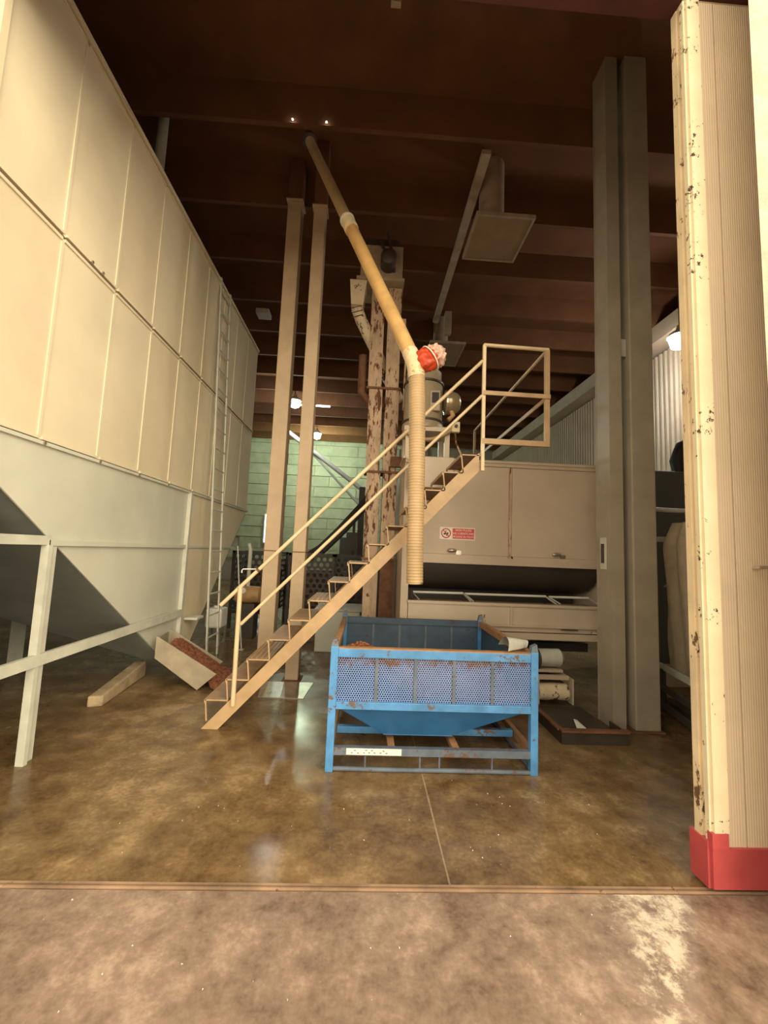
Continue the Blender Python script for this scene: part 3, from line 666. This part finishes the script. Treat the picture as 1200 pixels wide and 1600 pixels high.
bx = link('switch_box', MB().box(0.97, 1.07, 4.80, 4.86, 3.03, 3.16), 'tape', tk, bevel=0.008)
link('switch_knob', MB().lathe([(0.02, -0.02), (0.02, 0)], (1.02, 4.80, 3.10), 10, 'y'), 'dark_steel', bx)
link('switch_cable', MB().tube([(1.02, 4.83, 3.03), (1.03, 4.83, 2.9), (1.10, 4.84, 2.76), (1.16, 4.84, 2.70)], 0.012, 8), 'elev', tk, smooth=True)
# left control housing seen under the tank
single('motor_guard', MB().box(0.455, 0.96, 4.58, 4.725, 2.30, 2.66), 'machine', 'beige sheet metal guard under the tank, beside the stair top', 'guard', bevel=0.008)

# ------------------------------------------------------------------ conveyor under the machine and tray
cv = thing('belt_conveyor', 'short belt conveyor with a shiny worn end roller under the beige machine', 'conveyor', (2.0, 4.6, 0))
link('side_plate', MB().box(1.86, 1.875, 4.36, 5.6, 0.04, 0.30), 'machine', cv)
link('side_plate', MB().box(2.225, 2.24, 4.36, 5.6, 0.04, 0.30), 'machine', cv)
link('end_roller', MB().lathe([(0.03, -0.172), (0.085, -0.165), (0.09, 0.0), (0.085, 0.15), (0.05, 0.165)], (2.05, 4.45, 0.145), 24, 'x'), 'spout', cv, smooth=True)
link('belt', MB().box(1.89, 2.21, 4.5, 5.6, 0.21, 0.222), 'black', cv)
link('cross_bar', MB().box(1.80, 2.2, 4.38, 4.43, 0.285, 0.325), 'machine', cv)
link('drive_drum', MB().lathe([(0.04, -0.14), (0.095, -0.13), (0.10, 0.11), (0.06, 0.15)], (2.12, 4.68, 0.44), 24, 'x'), 'frame_pale', cv, smooth=True)
link('gearbox', MB().lathe([(0.11, -0.10), (0.12, -0.08), (0.12, 0.08), (0.09, 0.10)], (1.90, 4.68, 0.43), 18, 'x'), 'dark_steel', cv, smooth=True)
link('drum_bracket', MB().box(1.86, 2.24, 4.60, 4.76, 0.30, 0.33), 'machine', cv)
ty = thing('floor_tray', 'low rusty steel tray on the floor at the foot of the beige column', 'tray', (2.0, 3.95, 0))
link('tray_base', MB().prism([(1.74, 3.56, 0.02), (2.30, 3.56, 0.02), (2.30, 4.34, 0.02), (1.74, 4.34, 0.02)], (0, 0, 0.012)), 'dark_steel', ty)
link('tray_wall', MB().box(1.72, 2.30, 3.55, 3.565, 0.0, 0.10), 'dark_steel', ty)
link('tray_rim', MB().box(1.715, 2.305, 3.535, 3.59, 0.10, 0.118), 'rusty', ty)
link('tray_wall', MB().box(1.72, 1.735, 3.565, 4.34, 0.0, 0.10), 'dark_steel', ty)
link('tray_rim', MB().box(1.70, 1.745, 3.59, 4.34, 0.10, 0.115), 'rusty', ty)
link('tray_wall', MB().box(2.29, 2.30, 3.565, 3.82, 0.0, 0.10), 'dark_steel', ty)
single('paper_scrap', MB().prism([(1.96, 3.75, 0.036), (2.06, 3.72, 0.036), (2.0, 3.84, 0.09), (1.965, 3.83, 0.10)], (0.0, 0.004, 0.002)), 'white', 'small white scrap lying in the rusty floor tray', 'scrap')

# ------------------------------------------------------------------ blue bin
BX0, BX1, BY0, BY1 = -0.22, 1.30, 3.04, 4.52
bn = thing('blue_bin', 'blue steel bin with perforated sides and a tapered bottom on a skid frame', 'bin', ((BX0+BX1)/2, (BY0+BY1)/2, 0))
P = 0.055
for i, (x, y) in enumerate(((BX0, BY0), (BX1-P, BY0), (BX0, BY1-P), (BX1-P, BY1-P))):
    link('corner_post', MB().box(x, x+P, y, y+P, 0.0, 0.86), 'blue', bn, bevel=0.004)
    link('stacking_lug', MB().prism([(x+0.002, y+0.002, 0.86), (x+P-0.002, y+0.002, 0.86), (x+P-0.008, y+0.010, 0.915), (x+0.010, y+0.010, 0.90)], (0, P-0.01, 0)), 'bin_worn', bn)
IX0, IX1, IY0, IY1 = BX0+P, BX1-P, BY0+0.02, BY1-0.02
# rims
link('front_rim', MB().box(IX0, IX1, BY0, BY0+0.045, 0.785, 0.845), 'blue', bn, bevel=0.004)
link('front_rim_edge', MB().box(IX0, IX1, BY0+0.004, BY0+0.055, 0.845, 0.853), 'bin_ochre', bn)
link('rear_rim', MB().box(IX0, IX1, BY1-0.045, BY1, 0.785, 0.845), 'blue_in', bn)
link('left_rim', MB().box(BX0+0.005, BX0+0.05, BY0+P, BY1-P, 0.79, 0.848), 'bin_ochre', bn)
link('right_rim', MB().box(BX1-0.05, BX1-0.005, BY0+P, BY1-P, 0.79, 0.848), 'bin_ochre', bn)
# perforated sheets (double sided thin sheet)
link('front_sheet', MB().box(IX0, IX1, BY0+0.018, BY0+0.020, 0.475, 0.79), 'perf', bn)
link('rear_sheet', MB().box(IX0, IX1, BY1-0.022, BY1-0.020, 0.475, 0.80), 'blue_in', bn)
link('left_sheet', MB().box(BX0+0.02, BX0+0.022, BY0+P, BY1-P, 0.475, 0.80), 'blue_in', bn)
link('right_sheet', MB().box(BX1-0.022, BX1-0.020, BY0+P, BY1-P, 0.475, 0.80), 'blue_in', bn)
for k in range(1, 5):
    x = IX0+(IX1-IX0)*k/5
    link('sheet_rib', MB().box(x-0.012, x+0.012, BY0+0.010, BY0+0.018, 0.475, 0.785), 'bin_worn', bn)
    link('rear_rib', MB().box(x-0.010, x+0.010, BY1-0.028, BY1-0.022, 0.475, 0.785), 'bin_worn', bn)
link('lower_rail', MB().box(IX0, IX1, BY0-0.002, BY0+0.045, 0.425, 0.478), 'blue', bn, bevel=0.004)
link('lower_rail', MB().box(IX0, IX1, BY1-0.045, BY1, 0.425, 0.478), 'blue', bn)
link('lower_rail', MB().box(BX0+0.005, BX0+0.05, BY0+P, BY1-P, 0.425, 0.478), 'blue', bn)
link('lower_rail', MB().box(BX1-0.05, BX1-0.005, BY0+P, BY1-P, 0.425, 0.478), 'blue', bn)
# tapered bottom
o0 = [(IX0, BY0+0.04), (IX1, BY0+0.04), (IX1, BY1-0.04), (IX0, BY1-0.04)]
i0 = [(0.19, 3.20), (0.71, 3.20), (0.71, 4.30), (0.19, 4.30)]
for k in range(4):
    a0, a1, b0, b1 = o0[k], o0[(k+1) % 4], i0[k], i0[(k+1) % 4]
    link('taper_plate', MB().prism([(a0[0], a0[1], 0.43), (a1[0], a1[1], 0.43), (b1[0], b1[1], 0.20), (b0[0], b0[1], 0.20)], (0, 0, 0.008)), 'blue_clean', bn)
link('slide_gate', MB().box(0.19, 0.71, 3.20, 4.30, 0.192, 0.20), 'blue_clean', bn)
# skid frame
link('skid_rail', MB().box(IX0, IX1, BY0+0.004, BY0+0.045, 0.115, 0.165), 'bin_worn', bn)
tg = link('sticker', MB().box(-0.075, 0.315, BY0+0.001, BY0+0.004, 0.120, 0.163), 'white_tag', bn)
mk = MB(); random.seed(3)
for k in range(13):
    x = -0.04+k*0.02+random.uniform(-0.004, 0.004)
    if k in (3, 9): continue
    z = 0.150 if k % 2 else 0.134
    mk.beam((x, BY0+0.0005, z), (x+0.014, BY0+0.0005, z+random.uniform(-0.004, 0.004)), 0.001, 0.005)
link('faded_print', mk, 'ink', tg)
link('cross_rail', MB().box(IX0, IX1, 3.40, 3.44, 0.115, 0.165), 'blue', bn)
link('cross_rail', MB().box(IX0, IX1, 4.0, 4.04, 0.115, 0.165), 'blue', bn)
link('skid_rail', MB().box(IX0, IX1, BY1-0.045, BY1-0.004, 0.115, 0.165), 'bin_worn', bn)
for x in (BX0+0.008, BX1-0.048):
    link('side_skid', MB().box(x, x+0.04, BY0+P, BY1-P, 0.115, 0.165), 'bin_ochre', bn)
for x in (0.22, 0.69):
    link('fork_bearer', MB().box(x, x+0.05, BY0+0.045, BY1-0.045, 0.12, 0.16), 'bin_ochre', bn)
link('ground_tube', MB().tube([(IX0-0.01, BY0+0.02, 0.018), (0.3, BY0+0.018, 0.016), (0.7, BY0+0.02, 0.018), (IX1+0.01, BY0+0.018, 0.016)], 0.016, 10), 'bin_worn', bn, smooth=True)
link('ground_tube', MB().tube([(BX1-0.03, BY0+0.05, 0.018), (BX1-0.03, BY1-0.05, 0.018)], 0.016, 10), 'bin_worn', bn, smooth=True)
for x in (0.06, 0.45, 0.59, 0.97):
    link('tie_rod', MB().tube([(x, BY0+0.02, 0.02), (x, BY0+0.02, 0.12)], 0.007, 8), 'bin_worn', bn)
# shells inside
def fill(u, v):
    x = IX0+0.0+u*(IX1-IX0); y = BY0+0.06+v*(BY1-BY0-0.12)
    q = math.exp(-((u-0.11)/0.20)**2-((v-0.10)/0.16)**2)
    return (x, y, 0.50+0.345*q)
fm = MB().grid(40, 40, lambda u, v: (lambda p: (p[0], p[1], p[2]+0.01*mnoise.noise(Vector(p)*30)))(fill(u, v)))
random.seed(11)
grains(fm, 2600, lambda a_, b_2: fill(0.01+0.36*a_, 0.01+0.40*b_2), 0.017)
gs = single('bin_shells', fm, 'grain', 'reddish brown nut shells lying inside the blue bin', 'shells'); gs['kind'] = 'stuff'
# folded pale sheet / scoop on the right rim
sc = thing('metal_scoop', 'pale curved sheet metal scoop resting on the right rim of the blue bin', 'scoop', (1.2, 3.25, 0.85))
def scoopf(u, v):
    t = math.pi*(0.05+0.9*v); r = 0.055+0.045*(1-u)
    return (1.06+0.20*u+0.03*math.sin(t), 3.13+0.12*u-r*math.cos(t)*1.1, 0.858+r*math.sin(t)*0.9)
sm = MB().grid(10, 14, scoopf).grid(10, 14, lambda u, v: Vector(scoopf(u, v))+Vector((0, 0, -0.004)))
link('scoop_shell', sm, 'frame_pale', sc, smooth=True)
link('scoop_back', MB().prism([scoopf(1, v/10) for v in range(11)], (0.006, 0, 0)), 'frame_pale', sc)
link('scoop_grip', MB().tube([(1.265, 3.25, 0.885), (1.30, 3.26, 0.89)], 0.016, 10), 'bin_worn', sc, smooth=True)

# checker plate on the floor by the columns
cp = thing('checker_plate', 'ribbed steel floor plate lying at the foot of the tan columns', 'plate', (-0.8, 5.1, 0))
link('sheet', MB().prism([(-1.05, 4.45, 0.0), (-0.58, 4.43, 0.0), (-0.54, 4.95, 0.0), (-1.12, 4.95, 0.0)], (0, 0, 0.008)), 'steel', cp)
for k in range(18):
    x = -1.04+k*0.026
    link('tread_rib', MB().beam((x, 4.46, 0.008), (x+0.012, 4.62, 0.008), 0.006, 0.006, (1, 0, 0)), 'steel', cp)

# ------------------------------------------------------------------ things by the ladder and beyond
wt = thing('white_container', 'small white plastic container on a stand behind the silo ladder', 'container', (-2.3, 6.75, 0))
link('tank_shell', MB().box(-2.45, -2.20, 6.6, 6.9, 0.26, 0.56), 'white', wt, bevel=0.03)
link('cap', MB().lathe([(0.03, 0.56), (0.03, 0.59)], (-2.35, 6.75, 0), 12), 'white', wt)
for x in (-2.44, -2.23):
    for y in (6.62, 6.86): link('stand_leg', MB().box(x, x+0.025, y, y+0.025, 0, 0.26), 'steel', wt)
sh = single('wall_shelf', MB().box(-2.29, -2.12, 5.45, 5.66, 0.58, 0.61), 'frame_pale', 'narrow pale bracket shelf on the silo wall beside the ladder foot', 'shelf', bevel=0.004)
pm = thing('pump_unit', 'brown motor pump unit with a white dial behind the first tan column', 'pump', (-2.0, 7.3, 0))
link('motor_body', MB().lathe([(0.08, -0.22), (0.14, -0.2), (0.15, 0.0), (0.14, 0.2), (0.07, 0.24)], (-2.0, 7.3, 0.72), 18, 'x'), 'brass', pm, smooth=True)
link('pedestal', MB().box(-2.15, -1.85, 7.15, 7.45, 0, 0.58), 'dark_steel', pm)
link('riser_pipe', MB().tube([(-2.02, 7.3, 0.85), (-2.02, 7.3, 1.5), (-2.05, 7.3, 1.6)], 0.035, 12), 'hopper', pm, smooth=True)
link('dial', MB().lathe([(0.05, 0.0), (0.05, 0.03)], (-2.05, 7.12, 0.80), 14, 'y'), 'white', pm)
pr = thing('prop_rod', 'thin steel rod leaning between the ladder and the pump unit', 'rod', (-1.9, 6.6, 0))
link('rod_shaft', MB().beam((-1.80, 6.4, 0.0), (-2.03, 6.6, 1.55), 0.015, 0.015), 'frame_pale', pr)
link('rod_foot', MB().box(-1.83, -1.77, 6.37, 6.43, 0, 0.012), 'frame_pale', pr)
single('rail_hook', MB().tube([(-1.085, 3.70, 1.315), (-1.086, 3.70, 1.335), (-1.078, 3.70, 1.348), (-1.0, 3.70, 1.35), (-0.95, 3.70, 1.352), (-0.942, 3.70, 1.362)], 0.005, 8), 'white', 'bent white wire hook beside the lower handrail of the stair', 'hook', smooth=True)
# dark perforated crates stacked at the back
crates = [(-2.55, 8.0, 'leftmost dark perforated crate, behind the silo-side tan column'), (-1.50, 8.1, 'dark perforated crate showing between the two tan columns'), (-0.62, 8.25, 'dark perforated crate between the right tan column and the bucket elevator')]
for x, y, lab in crates:
    k = thing('dark_crate', lab, 'crate', (x+0.4, y+0.5, 0), 'dark crates at the back')
    W = 0.9; H = 1.46
    for (cx, cy) in ((x, y), (x+W-0.05, y), (x, y+W-0.05), (x+W-0.05, y+W-0.05)):
        link('corner_post', MB().box(cx, cx+0.05, cy, cy+0.05, 0, H), 'dark_steel', k)
    link('front_sheet', MB().box(x+0.05, x+W-0.05, y+0.02, y+0.024, 0.35, H-0.05), 'perf_dark', k)
    link('side_sheet', MB().box(x+0.02, x+0.024, y+0.05, y+W-0.05, 0.35, H-0.05), 'perf_dark', k)
    link('side_sheet', MB().box(x+W-0.024, x+W-0.02, y+0.05, y+W-0.05, 0.35, H-0.05), 'perf_dark', k)
    link('top_rim', MB().box(x, x+W, y, y+0.05, H-0.05, H).box(x, x+W, y+W-0.05, y+W, H-0.05, H), 'dark_steel', k)
    link('bottom_rail', MB().box(x+0.05, x+W-0.05, y, y+0.05, 0.28, 0.34), 'dark_steel', k)
    link('lining', MB().box(x+0.1, x+W-0.1, y+0.3, y+W-0.1, 0.3, 1.1), 'rusty', k)
# inclined conveyor at the back
ic = thing('inclined_conveyor', 'black sagging belt conveyor rising to the elevator at the back', 'conveyor', (-0.8, 9.4, 0))
bp_ = [(-1.75, 9.4, 1.05), (-1.4, 9.4, 1.28), (-1.0, 9.4, 1.56), (-0.6, 9.4, 1.98), (-0.15, 9.4, 2.52), (0.1, 9.4, 2.85)]
m = MB()
for p, q in zip(bp_[:-1], bp_[1:]): m.beam(p, q, 0.5, 0.20)
link('belt_body', m, 'black', ic)
link('support_leg', MB().beam((-1.6, 9.4, 0), (-1.6, 9.4, 1.1), 0.06, 0.06), 'dark_steel', ic)
link('support_leg', MB().beam((-0.3, 9.4, 0), (-0.3, 9.4, 2.2), 0.06, 0.06), 'dark_steel', ic)
link('motor_housing', MB().box(-0.45, -0.2, 9.1, 9.3, 1.55, 1.95), 'dark_steel', ic)
bt = thing('elevator_brace', 'pair of white tube braces slanting down at the back between the columns', 'brace', (-0.2, 13.8, 0))
link('brace_tube', MB().tube([(-3.24, 13.8, 5.78), (-0.22, 13.8, 3.62)], 0.075, 10), 'white', bt, smooth=True)
link('brace_end', MB().box(-0.32, -0.12, 13.7, 13.9, 0, 3.7), 'dark_steel', bt)
link('brace_rod', MB().tube([(-1.95, 13.85, 4.78), (-0.30, 13.85, 3.10)], 0.04, 8), 'white', bt, smooth=True)
ba = thing('back_machine', 'grey machine housing on the floor behind the stair foot', 'machine', (-0.3, 6.6, 0))
link('housing', MB().box(-0.72, -0.05, 6.4, 7.1, 0, 0.62), 'hopper', ba, bevel=0.02)
link('lid', MB().box(-0.74, -0.03, 6.38, 7.12, 0.62, 0.65), 'grey_box', ba)

# ------------------------------------------------------------------ ceiling units
def air_unit(x0, x1, y0, y1, z, lab):
    a = thing('air_diffuser', lab, 'vent', ((x0+x1)/2, (y0+y1)/2, z), 'square air diffusers under the roof')
    fw = 0.03
    link('frame', MB().box(x0, x1, y0, y0+fw, z, z+0.05).box(x0, x1, y1-fw, y1, z, z+0.05).box(x0, x0+fw, y0+fw, y1-fw, z, z+0.05).box(x1-fw, x1, y0+fw, y1-fw, z, z+0.05), 'elev_head', a)
    link('grille_face', MB().box(x0+fw, x1-fw, y0+fw, y1-fw, z+0.008, z+0.010), 'grille', a)
    cx, cy = (x0+x1)/2-0.08, (y0+y1)/2
    link('hood', MB().hexa([(x0, y0, z+0.05), (x1, y0, z+0.05), (x1, y1, z+0.05), (x0, y1, z+0.05), (cx-0.18, cy-0.18, z+0.22), (cx+0.18, cy-0.18, z+0.22), (cx+0.18, cy+0.18, z+0.22), (cx-0.18, cy+0.18, z+0.22)]), 'elev_head', a)
    link('neck', MB().tube([(cx, cy, z+0.2), (cx, cy, 7.0)], 0.17, 20), 'elev_head', a, smooth=True)
    return a
air_unit(1.22, 1.99, 4.80, 5.62, 5.9, 'nearer square air diffuser hanging from the roof right of the slanting pipe')
air_unit(1.19, 1.98, 8.5, 9.6, 6.15, 'farther square air diffuser under the roof behind the plastic bag')
single('cable_tray', MB().box(1.22, 1.335, 4.6, 8.4, 6.54, 6.60), 'elev_head', 'straight cable tray running under the roof ribs beside the air diffuser', 'tray')
single('tray_bracket', MB().box(1.42, 1.56, 8.03, 8.17, 6.12, 6.60), 'elev_head', 'small box bracket at the far end of the cable tray', 'bracket', bevel=0.01)
single('roof_bracket', MB().box(0.0, 0.075, 2.66, 2.70, 5.62, 7.0), 'column_dark', 'short pale hanger strap at the top edge near the door head', 'hanger')
single('ceiling_box', MB().box(-2.42, -2.16, 7.86, 8.12, 6.2, 6.30), 'grey_box', 'pale square ceiling box above the far end of the silo ladder', 'box', bevel=0.01)
for i, (x, lab) in enumerate(((-1.10, 'pinpoint of daylight through the roof joint left of the slanting pipe'), (-0.70, 'pinpoint of daylight through the roof joint right of the slanting pipe'))):
    single('roof_pinhole', MB().lathe([(0.009, -0.004), (0.009, 0.004)], (x, 4.43, 6.60), 10, 'y'), 'pinhole', lab, 'light')

# ------------------------------------------------------------------ lamps
def lamp(name, label, loc, mat, col, power, rod_to):
    t = thing(name, label, 'lamp', loc)
    x, y, z = loc
    link('bulb', MB().lathe([(0.03, -0.17), (0.14, -0.12), (0.17, 0.0), (0.10, 0.10), (0.05, 0.12)], loc, 18), mat, t, smooth=True)
    link('shade', MB().lathe([(0.20, 0.06), (0.17, 0.12), (0.06, 0.20), (0.04, 0.28)], loc, 20), 'grey_box', t, smooth=True)
    link('stem', MB().tube([(x, y, z+0.26), (x, y, rod_to)], 0.012, 8), 'dark_steel', t)
    ld_ = bpy.data.lights.new(name+'_light', 'POINT'); ld_.energy = power; ld_.color = col; ld_.shadow_soft_size = 0.14
    lo = bpy.data.objects.new(name+'_light', ld_); COL.objects.link(lo); lo.parent = t; lo.location = (0, 0, -0.32)
    return t
lamp('pendant_lamp', 'glowing greenish pendant lamp at the back, right of the second tan column', (-2.27, 16.8, 6.27), 'lamp_green', (0.80, 1.0, 0.68), 160, 7.0)
lamp('pendant_lamp', 'bright pendant lamp at the back showing between the two tan columns', (-2.5, 12.9, 6.20), 'lamp_white', (0.85, 1.0, 0.92), 60, 6.6)
lamp('bay_lamp', 'bright white lamp under the eaves beam beside the sliding door edge', (5.54, 6.9, 5.62), 'lamp_white', (1.0, 0.86, 0.66), 38, 6.6)
single('fluorescent_tube', MB().tube([(-3.15, 14.1, 6.57), (-1.5, 14.1, 6.57)], 0.03, 10), 'lamp_tube', 'long fluorescent tube under the roof crossing behind the second tan column', 'lamp', smooth=True)

# ------------------------------------------------------------------ right side
cb = thing('dark_cabinet', 'tall dark grey machine cabinet between the grey column and the sliding door', 'cabinet', (4.6, 5.7, 0))
link('body', MB().box(3.70, 5.5, 5.2, 6.2, 0.28, 2.78), 'cabinet', cb, bevel=0.02)
link('skirt', MB().box(3.72, 5.48, 5.22, 6.18, 0, 0.28), 'machine', cb)
link('top_hose', MB().tube([(4.38, 5.5, 2.78), (4.32, 5.5, 3.0), (4.40, 5.5, 3.2), (4.6, 5.5, 3.3), (4.9, 5.5, 3.3)], 0.09, 14), 'black', cb, smooth=True)
link('front_label', MB().prism([(3.85, 5.195, 1.25), (3.98, 5.195, 1.25), (3.98, 5.195, 1.36)], (0, 0.004, 0)), 'grey_box', cb)
bb = thing('bulk_sack', 'white woven bulk sack hanging from a bar beside the sliding door', 'sack', (3.55, 4.45, 0))
def sackf(u, v):
    th = u*2*math.pi; z = 0.22+1.80*v
    w = 0.30*(1-0.15*(1-v)) if v < 0.85 else 0.30*(1-(v-0.85)*2.2)
    k = (abs(math.cos(th))**4+abs(math.sin(th))**4)**-0.25
    r = w*k*(1+0.07*math.sin(th*9+v*3)*(0.4+v)+0.05*mnoise.noise(Vector((math.cos(th)*3, math.sin(th)*3, v*6))))
    if v == 0: r *= 0.3
    return (3.74+r*math.cos(th), 4.45+r*math.sin(th), z)
link('sack_body', MB().grid(64, 24, sackf), 'sack', bb, smooth=True)
for x in (3.54, 3.94):
    link('lifting_loop', MB().beam((x, 4.3, 1.85), (x, 4.38, 2.12), 0.05, 0.01), 'sack', bb)
link('care_label', MB().box(3.60, 3.66, 4.165, 4.175, 0.30, 0.42), 'white', bb)
sf = thing('sack_frame', 'grey tube frame carrying the white bulk sack', 'frame', (3.4, 4.6, 0))
link('top_bar', MB().tube([(2.95, 4.75, 2.20), (3.35, 4.38, 2.14), (4.2, 4.35, 2.14)], 0.025, 10), 'frame_pale', sf, smooth=True)
link('cross_bar', MB().beam((3.05, 4.72, 1.82), (4.2, 4.72, 1.86), 0.03, 0.06), 'frame_pale', sf)
link('frame_post', MB().beam((4.2, 4.5, 0), (4.2, 4.5, 2.1), 0.05, 0.05), 'frame_pale', sf)
link('frame_post', MB().beam((2.98, 4.76, 0), (2.98, 4.76, 2.2), 0.05, 0.05), 'frame_pale', sf)
lr = thing('low_rack', 'low dark rack of parallel rails on the floor under the white sack', 'rack', (3.3, 4.1, 0))
for k, (z, mt, o) in enumerate(((0.44, 'frame_pale', 0.0), (0.24, 'machine_dark', -0.03), (0.08, 'machine_dark', -0.06))):
    link('rail', MB().beam((3.28+o, 4.5, z), (2.98+o, 3.25, z), 0.03, 0.06, (1, 0, 0)), mt, lr)
link('rack_post', MB().box(3.0, 3.05, 3.36, 3.41, 0, 0.42), 'machine_dark', lr)
link('rack_post', MB().box(3.22, 3.27, 4.40, 4.45, 0, 0.42), 'machine_dark', lr)
link('rack_deck', MB().hexa([(3.32, 4.5, 0.05), (3.02, 3.25, 0.05), (4.2, 3.25, 0.05), (4.2, 4.12, 0.05), (3.32, 4.5, 0.10), (3.02, 3.25, 0.10), (4.2, 3.25, 0.10), (4.2, 4.12, 0.10)]), 'machine_dark', lr)
# pale debris on the floor
random.seed(21)
db = MB()
for _ in range(90):
    x = random.uniform(-1.4, 1.5); y = random.uniform(1.35, 3.2)
    if BX0-0.1 < x < BX1+0.1 and y > 3.0: continue
    s = random.uniform(0.002, 0.0055)
    b0 = len(db.v)
    q = [Vector((random.uniform(-1, 1), random.uniform(-1, 1), 0))*s for _ in range(3)]
    db.v += [(x+p.x, y+p.y, 0.001) for p in q]+[(x, y, 0.001+s)]
    db.f += [(b0, b0+1, b0+2), (b0, b0+1, b0+3), (b0+1, b0+2, b0+3), (b0+2, b0, b0+3)]
dbo = single('floor_crumbs', db, 'white', 'scattered pale crumbs on the concrete around the door track', 'debris'); dbo['kind'] = 'stuff'
